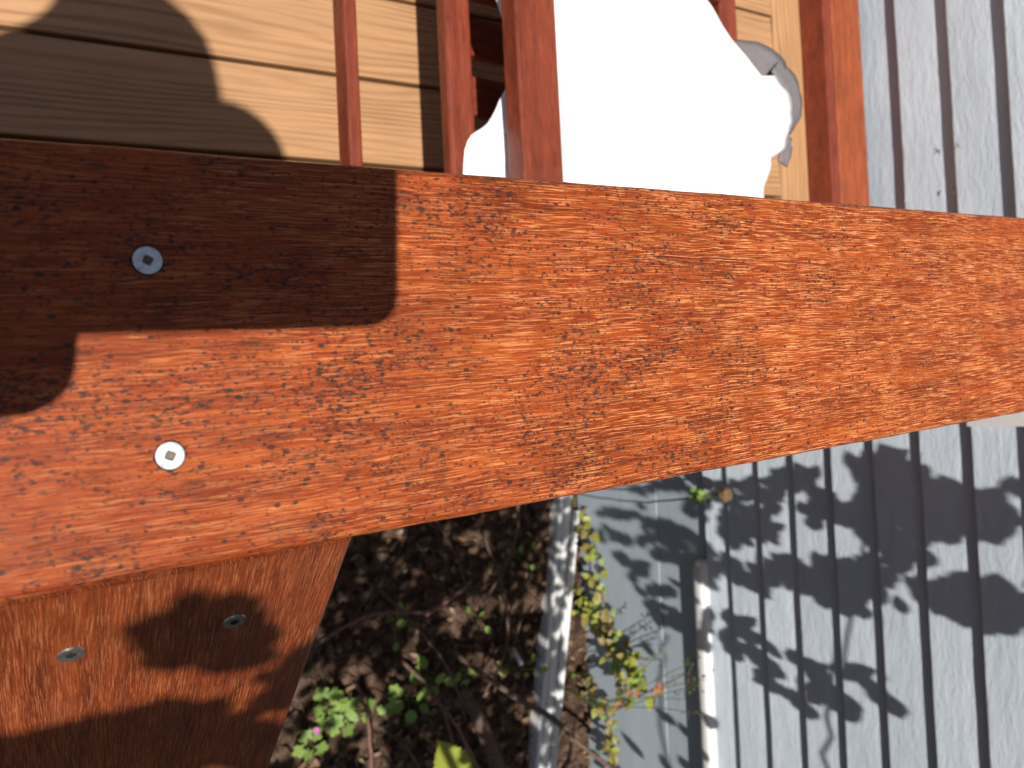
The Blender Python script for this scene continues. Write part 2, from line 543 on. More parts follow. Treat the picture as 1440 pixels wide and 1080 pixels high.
# red-brown ledge along the wall on the deck
ledge = empty('wooden_ledge', (1.85, 0, 0), -math.atan(.052))
tag(ledge, 'low red-brown wooden ledge lying on the deck against the house wall', 'ledge')
box_obj('front_board', (-.1955, -.03, .001), (-.166, 2.3, .066), M_STAIN_Y, ledge, .003)
o = box_obj('top_board', (-.1655, -.03, .040), (-.052, 2.3, .069), M_LEDGE, ledge, .006, 3)
box_obj('bearer', (-.150, -.02, .001), (-.080, 2.28, .0395), M_STAIN_Y, ledge)

# ================================================================== HANDRAIL
RT = .937
rail = empty('handrail', (0, -.0185 * 0, 0)); tag(rail, 'red-brown hardwood deck railing with a wide flat weathered cap board', 'railing')
def rounded_plank(name, L, W, T, mat, parent, r=.004, seg=4, nx=1):
    """plank with eased long edges, origin at its centre top, grain along X"""
    prof = []
    for (cy, cz, a0) in ((W / 2 - r, -r, 0), (-W / 2 + r, -r, 90), (-W / 2 + r, -T + r, 180), (W / 2 - r, -T + r, 270)):
        for i in range(seg + 1):
            a = R(a0 + 90 * i / seg)
            prof.append((cy + r * math.cos(a), cz + r * math.sin(a)))
    vs, fs = [], []
    m = len(prof)
    for i in range(nx + 1):
        vs += [(L * (i / nx - .5), p[0], p[1]) for p in prof]
    for i in range(nx):
        for k in range(m):
            a, b = i * m + k, i * m + (k + 1) % m
            fs.append((a, a + m, b + m, b))
    fs += [tuple(range(m)), tuple(range(nx * m, nx * m + m))[::-1]]
    me = bpy.data.meshes.new(name); me.from_pydata(vs, [], fs)
    bm = bmesh.new(); bm.from_mesh(me); bmesh.ops.recalc_face_normals(bm, faces=bm.faces); bm.to_mesh(me); bm.free()
    o = link(name, me, mat, parent)
    for p in me.polygons: p.use_smooth = len(p.vertices) == 4 and True
    me.set_sharp_from_angle(angle=R(50))
    return o
CAPY = (.089 - .052) / 2
X0, X1 = -1.7, 1.80
cap = rounded_plank('cap_board', X1 - X0, .141, .032, M_RAIL, rail, .0045, 4, 260)
for v in cap.data.vertices:                                # slightly worn, wavy edges
    if abs(v.co.y) > .064:
        v.co.y += math.copysign(1, v.co.y) * (mnoise.noise(Vector((v.co.x * 22, v.co.y * 9, 1))) * .0005 + mnoise.noise(Vector((v.co.x * 110, v.co.y * 9, 7))) * .00028)
# shift the mesh so that local x = world x (grain fields stay put)
for v in cap.data.vertices: v.co.x += (X0 + X1) / 2
cap.location = (0, CAPY, RT)

def square_screw(parent, loc, rot, r=.00455, mat=M_ZINC):
    """flat head with a square socket, set in a dark countersink"""
    sc_o = None
    bm = bmesh.new()
    n = 32; s = .0029
    top, sq, bot = [], [], []
    zt = .0010
    for i in range(n):
        a = 2 * math.pi * i / n
        top.append(bm.verts.new((r * math.cos(a), r * math.sin(a), zt - .0003)))
    inn = []
    for i in range(n):
        a = 2 * math.pi * i / n
        inn.append(bm.verts.new(((r - .0004) * math.cos(a), (r - .0004) * math.sin(a), zt)))
    for i in range(n):
        a = 2 * math.pi * i / n
        c, d = math.cos(a), math.sin(a)
        k = s / 2 / max(abs(c), abs(d)) * (1.0 - .10 * (1 - abs(abs(c) - abs(d))) + .06)
        sq.append(bm.verts.new((c * k, d * k, zt))); bot.append(bm.verts.new((c * k * .8, d * k * .8, zt - .0008)))
    low = [bm.verts.new((v.co.x * .75, v.co.y * .75, -.0012)) for v in top]
    for i in range(n):
        j = (i + 1) % n
        bm.faces.new((low[i], low[j], top[j], top[i]))
        bm.faces.new((top[i], top[j], inn[j], inn[i]))
        bm.faces.new((inn[i], inn[j], sq[j], sq[i]))
    o = from_bm('screw', bm, mat, parent)
    bm = bmesh.new()
    q = [bm.verts.new(v) for v in []]
    ring1, ring2 = [], []
    for i in range(n):
        a = 2 * math.pi * i / n
        c, d = math.cos(a), math.sin(a)
        k = s / 2 / max(abs(c), abs(d)) * (1.0 - .10 * (1 - abs(abs(c) - abs(d))) + .06)
        ring1.append(bm.verts.new((c * k, d * k, zt - .00003))); ring2.append(bm.verts.new((c * k * .72, d * k * .72, zt - .0008)))
    for i in range(n):
        j = (i + 1) % n
        bm.faces.new((ring1[i], ring1[j], ring2[j], ring2[i]))
    bm.faces.new(ring2)
    from_bm('socket', bm, M_SOCKET, o)
    bm = bmesh.new()
    rin = [bm.verts.new((v[0], v[1], .00012)) for v in [((r + .00002) * math.cos(2 * math.pi * i / n), (r + .00002) * math.sin(2 * math.pi * i / n)) for i in range(n)]]
    rou = [bm.verts.new(((r + .0003 + .0007 * random.random() ** 3) * math.cos(2 * math.pi * i / n), (r + .00042 + .0002 * random.random()) * math.sin(2 * math.pi * i / n), .00010)) for i in range(n)]
    for i in range(n):
        j = (i + 1) % n
        bm.faces.new((rin[i], rin[j], rou[j], rou[i]))
    from_bm('countersink_rim', bm, M_TORX, o)
    o.location = loc; o.rotation_euler = (0, 0, rot)
    return o
square_screw(rail, (.0431, .0508, RT + .0001), R(-28)); square_screw(rail, (.0448, -.0137, RT + .0001), R(-27))
for px in (-1.15, 1.74):
    for dy in (.0508, -.0137): square_screw(rail, (px, dy, RT + .0001), R(random.uniform(0, 90)))
for px in (-1.195, 0.0, 1.695):
    box_obj('post', (px, CAPY - .045, -.20), (px + .089, CAPY + .045, RT - .034), M_POST, rail, .004)
for (a, b) in ((-1.10, -.002), (.091, 1.693)):
    box_obj('bottom_rail', (a, CAPY - .018, .08), (b, CAPY + .018, .115), M_POST, rail, .003)
    n = int((b - a) / .125)
    for i in range(1, n):
        x = a + (b - a) * i / n
        box_obj('baluster', (x - .018, CAPY - .017, .1155), (x + .018, CAPY + .017, RT - .034), M_POST, rail, .003)

# ================================================================== STAIR RAIL (slopes down into the garden)
stair = empty('stair_rail', (0, 0, 0)); tag(stair, 'smooth red-brown sloping stair rail board running down below the cap board', 'stair rail')
slope = math.atan(1.1)
sd = Vector((0, -math.cos(slope), -math.sin(slope)))
sn = Vector((0, -math.sin(slope), math.cos(slope)))
S0 = Vector((.05, -.052, EYE.z - .313))
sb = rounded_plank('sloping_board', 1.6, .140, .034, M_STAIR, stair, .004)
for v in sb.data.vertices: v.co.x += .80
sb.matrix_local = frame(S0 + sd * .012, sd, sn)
def torx_screw(parent, loc, mat=M_STEEL, lobe=True):
    bm = bmesh.new(); n = 36; r = .0050
    A, B, D = [], [], []
    for i in range(n):
        a = 2 * math.pi * i / n
        A.append(bm.verts.new((r * math.cos(a), r * math.sin(a), -.0002)))
        B.append(bm.verts.new((r * .93 * math.cos(a), r * .93 * math.sin(a), .0005)))
        k = .0019 + .0004 * math.cos(6 * a)
        D.append(bm.verts.new((k * math.cos(a), k * math.sin(a), .0005)))
    for i in range(n):
        j = (i + 1) % n
        bm.faces.new((A[i], A[j], B[j], B[i])); bm.faces.new((B[i], B[j], D[j], D[i]))
    o = from_bm('screw', bm, mat, parent)
    bm = bmesh.new(); E, F = [], []
    for i in range(n):
        a = 2 * math.pi * i / n
        k = .0019 + .0004 * math.cos(6 * a)
        E.append(bm.verts.new((k * math.cos(a), k * math.sin(a), .00048))); F.append(bm.verts.new((k * .9 * math.cos(a), k * .9 * math.sin(a), .00012)))
    for i in range(n):
        j = (i + 1) % n
        bm.faces.new((E[i], E[j], F[j], F[i]))
    bm.faces.new(F)
    from_bm('socket', bm, M_TORX, o)
    o.matrix_local = frame(loc, sd, sn)
    return o
def on_stair(x, y):
    t = (-.052 - y) / math.cos(slope)
    return Vector((x, S0.y, S0.z)) + sd * t + sn * .0002
torx_screw(stair, on_stair(.0147, -.0885)); torx_screw(stair, on_stair(.076, -.0906))
for t in (.8, 1.45):
    q = S0 + sd * t
    box_obj('post', (.006, q.y - .045, GZ - .1), (.094, q.y + .045, q.z - .10), M_POST, stair, .004)
# flight of treads beside the rail, outside the picture's left edge
steps = empty('garden_stairs', (-.55, -.1, GZ)); tag(steps, 'red-brown wooden garden stairs going down from the deck beside the sloping rail', 'stairs')
for i in range(6):
    z = -.19 * (i + 1); y = -.10 - .17 * i
    box_obj('tread', (-.44, y - .25 + .1, z - .036 - GZ), (.44, y + .03 + .1, z - GZ), M_POST, steps, .003)
for x in (-.42, .42):
    bm = bmesh.new()
    a = [(0, .05, -.06), (0, .05, -.24), (0, -1.10, -1.20), (0, -1.16, -1.16)]
    v1 = [bm.verts.new((x - .018, p[1] + .0, p[2] - GZ)) for p in a]; v2 = [bm.verts.new((x + .018, p[1], p[2] - GZ)) for p in a]
    bm.faces.new(v1); bm.faces.new(v2[::-1])
    for i in range(4):
        j = (i + 1) % 4
        bm.faces.new((v1[i], v2[i], v2[j], v1[j]))
    from_bm('stringer', bm, M_POST, steps)

# ================================================================== LOUNGE on the deck
AZ = -.045
lounge = empty('lounge_chair', (.45, .62, 0), AZ)
tag(lounge, 'low red-brown slatted wooden lounge chair on the deck under the white cloth', 'chair')
def lbar(name, x0, x1, z0, z1, y0=-.50, y1=.55, bev=.003):
    return box_obj(name, (x0 - .45, y0, z0), (x1 - .45, y1, z1), M_STAIN_Y, lounge, bev, 3)
DX = .0
lbar('foot_rail', .385, .402, .288, .325)
lbar('side_rail', .512, .551, .320, .345, bev=.006)
lbar('arm_rail', .570, .632, .386, .420, bev=.004)
lbar('side_rail', 1.02, 1.06, .320, .345, bev=.006)
for i in range(11):
    y = -.47 + i * .095
    box_obj('slat', (.655 - .45, y, .138), (1.018 - .45, y + .062, .156), M_STAIN, lounge, .003)
for i in range(9):
    y = -.46 + i * .112
    box_obj('slat', (.640 - .45, y, .330), (1.018 - .45, y + .085, .352), M_STAIN, lounge, .003)
for x in (.535, 1.04):
    for y in (-.46, .50):
        box_obj('leg', (x - .45 - .02, y - .02, .0005), (x - .45 + .02, y + .02, .3195), M_STAIN, lounge, .003)
for y in (-.46, .50):
    box_obj('stretcher', (.403 - .45, y - .016, .292), (.5115 - .45, y + .016, .318), M_STAIN, lounge, .003)
    box_obj('arm_support', (.575 - .45, y - .03, .158), (.628 - .45, y + .03, .3855), M_STAIN, lounge, .003)
for y in (-.455, .495):
    box_obj('shelf_bearer', (.655 - .45, y - .012, .112), (1.018 - .45, y + .012, .1375), M_STAIN, lounge, .002)

# ---- white cloth heaped on the chair
def cloth():
    t = empty('white_cloth', (.85, .45, .36)); tag(t, 'bright white cloth heaped over the slatted wooden chair on the deck', 'cloth')
    outline = [(.640, -.02), (.640, .50), (.655, .80), (.70, .98), (.80, .95), (.86, .66), (.936, .548), (.968, .508), (.985, .494), (1.02, .476), (1.058, .452),
               (1.080, .424), (1.088, .392), (1.082, .362), (1.066, .335), (1.052, .315), (1.05, .296), (1.03, .262), (1.02, .20), (.97, .06), (.85, -.02)]
    pts = smooth_path([(x, y, 0) for x, y in outline + outline[:1]], 5)[:-1]
    cx = Vector((.84, .40, 0))
    bm = bmesh.new(); rings = []
    levels = [(1.0, .175), (1.015, .24), (1.018, .305), (1.0, .360), (.96, .392), (.90, .402), (.75, .408), (.5, .411), (.25, .410)]
    for li, (s_, z) in enumerate(levels):
        ring = []
        for k, p in enumerate(pts):
            d = p - cx
            w = mnoise.noise(Vector((p.x * 22, p.y * 22, li * .35)))
            q = cx + d * s_ + d.normalized() * (w * (.010 if li < 5 else .004) + (mnoise.noise(Vector((p.x * 95, p.y * 95, li * .8))) * .004 if li < 5 else 0))
            low = .36 if p.x < .66 else z
            zz = max(z, low - .0) + mnoise.noise(Vector((q.x * 9, q.y * 9, 2))) * .010 * (1 if li > 2 else .3)
            ring.append(bm.verts.new((q.x - .85, q.y - .45, zz - .36)))
        rings.append(ring)
    n = len(pts)
    for a, b in zip(rings, rings[1:]):
        for k in range(n):
            bm.faces.new((a[k], a[(k + 1) % n], b[(k + 1) % n], b[k]))
    c = bm.verts.new((cx.x - .85, cx.y - .45, .052))
    for k in range(n): bm.faces.new((rings[-1][k], rings[-1][(k + 1) % n], c))
    bmesh.ops.recalc_face_normals(bm, faces=bm.faces)
    from_bm('spread', bm, M_CLOTH, t, True)
    # the turned-over hem on the far side: a ribbon standing up and leaning out
    def ribbon(name, path, lows, highs, out, n=5, thick=.0025):
        P = smooth_path([(x, y, 0) for x, y in path], 6)
        bm = bmesh.new(); g = []
        m = len(P)
        def lerp(l, t):
            u = t * (len(l) - 1); i = min(int(u), len(l) - 2); return l[i] + (l[i + 1] - l[i]) * (u - i)
        for i, p in enumerate(P):
            t_ = i / (m - 1)
            d = (P[min(i + 1, m - 1)] - P[max(i - 1, 0)]).normalized(); nrm = Vector((d.y, -d.x, 0))
            row = []
            for j in range(n + 1):
                u = j / n
                z = lerp(lows, t_) + (lerp(highs, t_) - lerp(lows, t_)) * u
                off = out * math.sin(u * math.pi * .6) + mnoise.noise(Vector((i * .35, u * 2, 4))) * .006
                row.append(bm.verts.new((p.x + nrm.x * off - .85, p.y + nrm.y * off - .45, z - .36)))
            g.append(row)
        for i in range(m - 1):
            for j in range(n):
                bm.faces.new((g[i][j], g[i + 1][j], g[i + 1][j + 1], g[i][j + 1]))
        bmesh.ops.recalc_face_normals(bm, faces=bm.faces)
        o = from_bm(name, bm, M_CLOTH, t, True)
        sm = o.modifiers.new('thickness', 'SOLIDIFY'); sm.thickness = thick
        return o
    # turned-over hem, its shade painted in with a grey material
    def strip(name, A, B, mat, m=5):
        PA, PB = smooth_path(A, 6), smooth_path(B, 6); k = min(len(PA), len(PB)); bm = bmesh.new(); rows = []
        for i in range(k):
            u = i / (k - 1); a_ = PA[round(u * (len(PA) - 1))]; b_ = PB[round(u * (len(PB) - 1))]
            row = []
            for j in range(m + 1):
                q = a_.lerp(b_, j / m) + Vector((0, 0, .0005 * math.sin(math.pi * j / m) + mnoise.noise(Vector((i * .4, j * .7, 2))) * .003))
                row.append(bm.verts.new(q - Vector((.85, .45, .36))))
            rows.append(row)
        for a_, b_ in zip(rows, rows[1:]):
            for j in range(m): bm.faces.new((a_[j], b_[j], b_[j + 1], a_[j + 1]))
        bmesh.ops.recalc_face_normals(bm, faces=bm.faces)
        o = from_bm(name, bm, mat, t, True)
        sm = o.modifiers.new('thickness', 'SOLIDIFY'); sm.thickness = .003; sm.offset = -1
        return o
    o = strip('folded_hem', [(.97, .495, .372), (1.01, .480, .37), (1.035, .465, .37), (1.06, .440, .368), (1.07, .420, .366)], [(1.045, .535, .335), (1.125, .538, .335), (1.180, .518, .335), (1.165, .470, .34), (1.150, .452, .345)], M_HEM_SHADE)
    o['label'] = 'turned-over cloth edge with its shade painted grey'
    strip('folded_hem', [(1.10, .475, .372), (1.140, .452, .362), (1.150, .430, .36), (1.151, .405, .36), (1.139, .380, .36)], [(1.185, .530, .325), (1.228, .500, .32), (1.239, .465, .32), (1.232, .430, .32), (1.200, .395, .32)], M_HEM_SHADE)
    strip('folded_hem', [(1.150, .385, .345), (1.142, .362, .345), (1.13, .335, .345)], [(1.190, .385, .33), (1.186, .362, .33), (1.165, .332, .335)], M_HEM_SHADE)
    strip('white_flap', [(1.03, .45, .385), (1.03, .40, .39), (1.03, .35, .39), (1.02, .30, .385)], [(1.110, .470, .368), (1.155, .442, .359), (1.156, .404, .358), (1.135, .355, .355)], M_CLOTH)
    # corner pulled out under the arm rail, hanging over the side rail
    grid = []
    A = [(.640, .62, .385), (.640, .50, .375), (.634, .43, .370), (.628, .33, .366), (.622, .22, .362), (.616, .12, .36)]
    B = [(.575, .60, .380), (.572, .535, .375), (.600, .43, .367), (.580, .34, .360), (.548, .318, .358), (.545, .18, .357)]
    Dn = [(.568, .59, .37), (.562, .530, .365), (.596, .43, .355), (.556, .345, .354), (.513, .300, .353), (.506, .17, .353)]
    bm = bmesh.new()
    PA, PB, PD = smooth_path(A, 6), smooth_path(B, 6), smooth_path(Dn, 6)
    rows = []
    for i in range(len(PA)):
        r = []
        for j in range(5):
            q = PA[i].lerp(PB[i], j / 4); r.append(q + Vector((0, 0, mnoise.noise(Vector((i * .5, j * .8, 1))) * .004)))
        for j in range(1, 4):
            r.append(PB[i].lerp(PD[i], j / 3) + Vector((mnoise.noise(Vector((i * .9, j, 6))) * .003, 0, 0)))
        rows.append([bm.verts.new((q.x - .85, q.y - .45, q.z - .36)) for q in r])
    for a, b in zip(rows, rows[1:]):
        for j in range(len(a) - 1): bm.faces.new((a[j], b[j], b[j + 1], a[j + 1]))
    bmesh.ops.recalc_face_normals(bm, faces=bm.faces)
    o = from_bm('hanging_corner', bm, M_CLOTH, t, True)
    sm = o.modifiers.new('thickness', 'SOLIDIFY'); sm.thickness = .003
    return t
cloth()

# ================================================================== WHITE EDGING at the foot of the wall
edge = empty('garden_edging', (1.56, -.86, GZ), 0.0); tag(edge, 'dappled white painted edging strip on the soil along the foot of the wall', 'edging')
def edging(p0, p1, prof, name):
    p0, p1 = Vector(p0), Vector(p1); d = (p1 - p0); n = 24; s = Vector((-d.y, d.x, 0)).normalized()
    bm = bmesh.new(); rings = []
    for i in range(n + 1):
        q = p0 + d * i / n
        w = mnoise.noise(Vector((i * .4, 3, 1))) * .0008
        rings.append([bm.verts.new(Vector((q.x, q.y, 0)) + s * (a + w) + Vector((0, 0, b + w)) - Vector((1.56, -.86, 0))) for a, b in prof])
    for a, b in zip(rings, rings[1:]):
        for k in range(len(prof)): bm.faces.new((a[k], a[(k + 1) % len(prof)], b[(k + 1) % len(prof)], b[k]))
    bm.faces.new(rings[0]); bm.faces.new(rings[-1][::-1])
    bmesh.ops.recalc_face_normals(bm, faces=bm.faces)
    return from_bm(name, bm, M_EDGE, edge)
E0, E1 = (1.655 + .07 * .8, -.20, 0), (1.36, -1.75, 0)
edging((1.765, -.05, 0), (1.405, -1.65, 0), [(.012, -.08), (.012, .052), (.016, .056), (.027, .056), (.029, .049), (.037, .049), (.039, .055), (.066, .055), (.070, .050), (.070, -.08)], 'ridged_board')
edging((1.800, -.50, 0), (1.535, -1.65, 0), [(-.045, -.08), (-.045, .036), (-.041, .042), (-.014, .042), (-.010, .036), (-.010, -.08)], 'ridged_board')

# ================================================================== LITTER on the soil
def scatter_ok(x, y): return x < 1.74 + .25 * (y + .05) + .02 or True
tb = bmesh.new(); bmesh.ops.create_icosphere(tb, subdivisions=1, radius=1.0)
tb.verts.index_update()
ICO = ([tuple(v.co) for v in tb.verts], [[v.index for v in f.verts] for f in tb.faces]); tb.free()
bm = bmesh.new()
for i in range(2600):
    x, y = random.uniform(.35, 1.80), random.uniform(-1.75, -.22)
    r = random.choice((.004, .006, .009, .013, .02)) * random.uniform(.7, 1.3)
    z = ground_h(x, y)
    sq = Vector((random.uniform(.7, 1.5), random.uniform(.7, 1.5), random.uniform(.5, .8)))
    vv = []
    for c in ICO[0]:
        k = r * (1 + random.uniform(-.28, .28))
        vv.append(bm.verts.new((c[0] * sq.x * k + x, c[1] * sq.y * k + y, c[2] * sq.z * k + z + r * .25)))
    for f_ in ICO[1]: bm.faces.new([vv[q] for q in f_])
o = from_bm('soil_clods', bm, M_CLOD); tag(o, 'crumbly brown soil clods and pebbles covering the garden bed', kind='stuff')
bm = bmesh.new()
for i in range(650):
    x, y = random.uniform(.35, 1.80), random.uniform(-1.75, -.22)
    L = random.uniform(.018, .045)
    vsf = ovate_verts(1, random.uniform(.35, .6), .3, random.uniform(-.3, .5), 4)
    a = random.uniform(0, 6.283)
    m = frame((x, y, ground_h(x, y) + random.uniform(.004, .022)), (math.cos(a), math.sin(a), random.uniform(-.3, .3)), (random.uniform(-.5, .5), random.uniform(-.5, .5), 1), L)
    vv = [bm.verts.new(m @ Vector(v)) for v in vsf[0]]
    for f_ in vsf[1]: bm.faces.new([vv[k] for k in f_])
o = from_bm('leaf_litter', bm, M_LITTER, None, True); tag(o, 'dry brown fallen leaves scattered over the soil', kind='stuff')
bm = bmesh.new()
for i in range(420):
    x, y = random.uniform(.4, 1.75), random.uniform(-1.7, -.25); a = random.uniform(0, 6.283); L = random.uniform(.03, .12)
    z = ground_h(x, y) + random.uniform(.004, .03)
    p = [(x, y, z), (x + L * .5 * math.cos(a) + random.uniform(-.008, .008), y + L * .5 * math.sin(a), z + random.uniform(0, .015)), (x + L * math.cos(a), y + L * math.sin(a), z + random.uniform(-.005, .02))]
    tube(bm, p, random.uniform(.0008, .002), 4)
o = from_bm('twig_litter', bm, M_BARK); tag(o, 'thin dry twig bits lying all over the garden bed', kind='stuff')

# ------------------------------------------------------------------ single twigs and branches
def twig(name, pts, r0, r1, mat, label, cat, n=6, jit=.002, sides=7):
    P = smooth_path(pts, n, jit); b = P[0].copy()
    bm = bmesh.new(); m = len(P)
    tube(bm, [p - b for p in P], [r0 + (r1 - r0) * i / (m - 1) for i in range(m)], sides)
    o = from_bm(name, bm, mat, None, True); o.location = b
    return tag(o, label, cat)
twig('dead_branch', [(1.215, -1.00, -1.165), (1.262, -1.12, -1.14), (1.31, -1.293, -1.13), (1.37, -1.46, -1.17)], .022, .030, M_BARK, 'thickest dark dead branch lying on the soil at the bottom of the picture', 'branch')
br = empty('forked_branch', (1.26, -.955, -1.02)); tag(br, 'forked brown branch arching over the white edging strip near the bottom', 'branch')
for nm, pts, r0, r1 in (('stem', [(1.18, -.86, -1.13), (1.28, -.974, -1.0), (1.443, -1.108, -.985), (1.53, -1.205, -1.0), (1.545, -1.314, -1.05), (1.53, -1.48, -1.19)], .008, .014),
                        ('fork', [(1.53, -1.205, -1.0), (1.60, -1.28, -.99), (1.686, -1.365, -.985), (1.80, -1.50, -.98)], .009, .005)):
    P = smooth_path(pts, 6, .0015); bm = bmesh.new()
    tube(bm, [p - Vector((1.26, -.955, -1.02)) for p in P], [r0 + (r1 - r0) * i / (len(P) - 1) for i in range(len(P))], 8)
    from_bm(nm, bm, M_BARK, br, True)
twig('upright_stem', [(.87, -.90, -1.20), (.857, -.963, -1.1), (.835, -1.08, -1.04), (.80, -1.24, -.98)], .005, .0065, M_REDTWIG, 'slim tan stem leaning beside the lobed weeds near the sloping board', 'stem')
twig('upright_stem', [(1.10, -.98, -1.19), (1.143, -1.065, -1.1), (1.206, -1.231, -1.08), (1.26, -1.36, -1.05)], .005, .006, M_REDTWIG, 'slim reddish stem between the tan stem and the thick dead branch', 'stem')
twig('fallen_twig', [(.74, -.75, -1.195), (.794, -.723, -1.185), (.90, -.69, -1.17), (.988, -.693, -1.165), (1.08, -.715, -1.175), (1.15, -.735, -1.19)], .004, .007, M_REDTWIG, 'long bent twig lying across the dark soil beside the sloping board', 'twig')
twig('fallen_twig', [(1.120, -.735, -1.185), (1.19, -.70, -1.165), (1.268, -.672, -1.17)], .008, .007, M_REDTWIG, 'short thick pinkish twig in the middle of the soil', 'twig')
twig('fallen_twig', [(1.17, -.40, -1.19), (1.20, -.47, -1.17), (1.245, -.57, -1.165), (1.275, -.67, -1.18)], .004, .003, M_BARK, 'thin dark twig on the soil just below the cap board', 'twig')
twig('fallen_twig', [(1.50, -.36, -1.15), (1.45, -.50, -1.10), (1.40, -.62, -1.12), (1.33, -.74, -1.17)], .006, .004, M_BARK, 'dark twig slanting beside the upper end of the white edging', 'twig')

for k, (pts, r0, lab) in enumerate((
    ([(.95, -.60, -1.19), (1.03, -.72, -1.10), (1.12, -.88, -1.06), (1.19, -1.08, -1.10)], .005, 'dark stem slanting down the middle of the bed above the bent twig'),
    ([(1.36, -.50, -1.19), (1.36, -.68, -1.08), (1.33, -.86, -1.04), (1.25, -1.05, -1.12)], .005, 'dark stem curving down from the cap board left of the plastic tag'),
    ([(1.02, -.86, -1.2), (1.10, -.98, -1.12), (1.12, -1.15, -1.06), (1.10, -1.36, -1.02)], .007, 'dark upright stem rising from the middle of the weeds to the lower edge'),
    ([(.93, -1.05, -1.2), (.99, -1.12, -1.12), (1.03, -1.25, -1.08), (1.05, -1.40, -1.06)], .005, 'thin dark stem at the bottom edge beside the broad lime leaf'),
    ([(1.50, -.70, -1.16), (1.42, -.80, -1.08), (1.33, -.93, -1.05), (1.28, -1.0, -1.06)], .004, 'thin dark twig reaching from the edging over the plastic tag'))):
    twig('garden_branch', pts, r0, r0 * .7, M_BARK, lab.replace('stem', 'branch').replace('twig', 'branch'), 'branch')

# ------------------------------------------------------------------ weeds
lob = [mesh_from('leaf', lobed_verts(), M_LEAF) for _ in range(3)]
ova = [mesh_from('leaf', ovate_verts(1, .62, .15, .2, 5, .06), M_LEAF) for _ in range(2)]
ovy = [mesh_from('leaf', ovate_verts(1, .7, .15, .25, 5, .04), M_LEAFY)]
ovo = [mesh_from('leaf', ovate_verts(1, .7, .25, .3, 5, .04), M_LEAFO)]
ovr = [mesh_from('leaf', ovate_verts(1, .5, .25, .3, 5, .04), M_LEAFR)]
def weed(loc, leaves, label, meshes, size, stem_r=.0012, group=None, name='weed_plant'):
    """leaves: offsets of each leaf from the plant's base"""
    base = Vector((loc[0], loc[1], ground_h(loc[0], loc[1])))
    t = empty(name, base); tag(t, label, 'plant', group)
    for off in leaves:
        off = Vector(off); bm = bmesh.new()
        P = smooth_path([(0, 0, 0), (off.x * .35, off.y * .35, off.z * .75), off], 4)
        tube(bm, P, stem_r, 5); from_bm('stalk', bm, M_GREENSTEM, t, True)
        o = link('leaf', random.choice(meshes), None, t)
        d = Vector((off.x, off.y, 0)); d = d.normalized() if d.length > .002 else Vector((1, 0, 0))
        d = Matrix.Rotation(random.uniform(-.5, .5), 3, 'Z') @ d
        o.matrix_local = frame(off, d + Vector((0, 0, random.uniform(-.25, .2))), (random.uniform(-.3, .1), random.uniform(-.35, .2), 1), size * random.uniform(.8, 1.2))
    return t
def ring(n, r, h, ph=0): return [(r * random.uniform(.6, 1.2) * math.cos(ph + 6.283 * i / n), r * random.uniform(.6, 1.2) * math.sin(ph + 6.283 * i / n), h * random.uniform(.7, 1.3)) for i in range(n)]
weed((.765, -.935, 0), ring(6, .038, .05), 'lobed green weed closest to the edge of the sloping board', lob, .042)
weed((.80, -.985, 0), ring(6, .034, .055, 1), 'lobed green weed just behind the tiny pink flower', lob, .042)
weed((.70, -1.03, 0), ring(5, .03, .045, 2), 'lobed green weed at the bottom beside the sloping board', lob, .040)
weed((.865, -.975, 0), ring(4, .028, .05, .5), 'small lobed weed touching the slim tan stem', lob, .036)
weed((.955, -.965, 0), [(0, 0, .07), (.02, .02, .05), (-.02, -.02, .05), (.03, -.03, .045)], 'round-leaved bright weed between the two slim stems', lob, .036)
weed((1.04, -.985, 0), ring(6, .05, .05, .3), 'dark green broad-leaved weed in shade beside the bright round-leaved weed', ova, .055)
weed((1.10, -.935, 0), [(0, .0, .10), (.035, -.01, .09), (-.02, .05, .09), (.02, -.03, .05), (-.03, -.03, .06)], 'upright weed with bright pointed leaves in the middle of the bed', ova, .045)
weed((1.20, -1.00, 0), [(.0, .03, .08), (.02, .0, .05), (.05, .04, .06)], 'small two-leaved weed at the tip of the thick dead branch', ova, .042)
weed((1.00, -.735, 0), [(0, 0, .06), (.02, .03, .05), (-.01, -.05, .07), (.04, .02, .04)], 'small green weed rising above the long bent twig', ova, .036)
weed((1.42, -.99, 0), [(-.03, .0, .08), (.03, -.02, .08), (.06, .02, .09), (.0, .04, .06), (-.05, .03, .07), (.09, -.01, .10)], 'thin grassy weed beside the pale plastic tag', ovy, .034)
weed((1.31, -.78, 0), [(0, 0, .05), (.02, -.04, .05), (-.03, .02, .04)], 'tiny weed in shade behind the plastic tag', ova, .030)
weed((1.50, -.62, 0), [(0, .02, .05), (.03, -.03, .06), (.05, .03, .05), (-.03, .02, .04)], 'small weed against the edging below the cap board', ova, .034)
# little pink flower
t = empty('pink_flower', (.715, -.985, ground_h(.715, -.985))); tag(t, 'tiny pink-purple flower among the lobed weeds', 'flower')
bm = bmesh.new(); tube(bm, [(0, 0, 0), (.002, 0, .04), (0, .002, .072)], .001, 5); from_bm('stalk', bm, M_GREENSTEM, t, True)
pm = mesh_from('petal', ovate_verts(1, .8, .1, -.2, 4), M_PINK)
for i in range(5):
    o = link('petal', pm, None, t); a = 6.283 * i / 5
    o.matrix_local = frame((0, .002, .072), (math.cos(a), math.sin(a), .25), (0, 0, 1), .012)
# plastic tag
o = box_obj('plant_tag', (-.008, -.034, -.0012), (.008, .034, .0012), M_TAG, None, .001)
o.matrix_world = Matrix.Translation((1.460, -.962, ground_h(1.46, -.962) + .035)) @ Matrix.Rotation(R(16), 4, 'Z') @ Matrix.Rotation(R(-22), 4, 'X')
tag(o, 'small pale blue-grey plastic plant tag on the soil', 'plant tag')
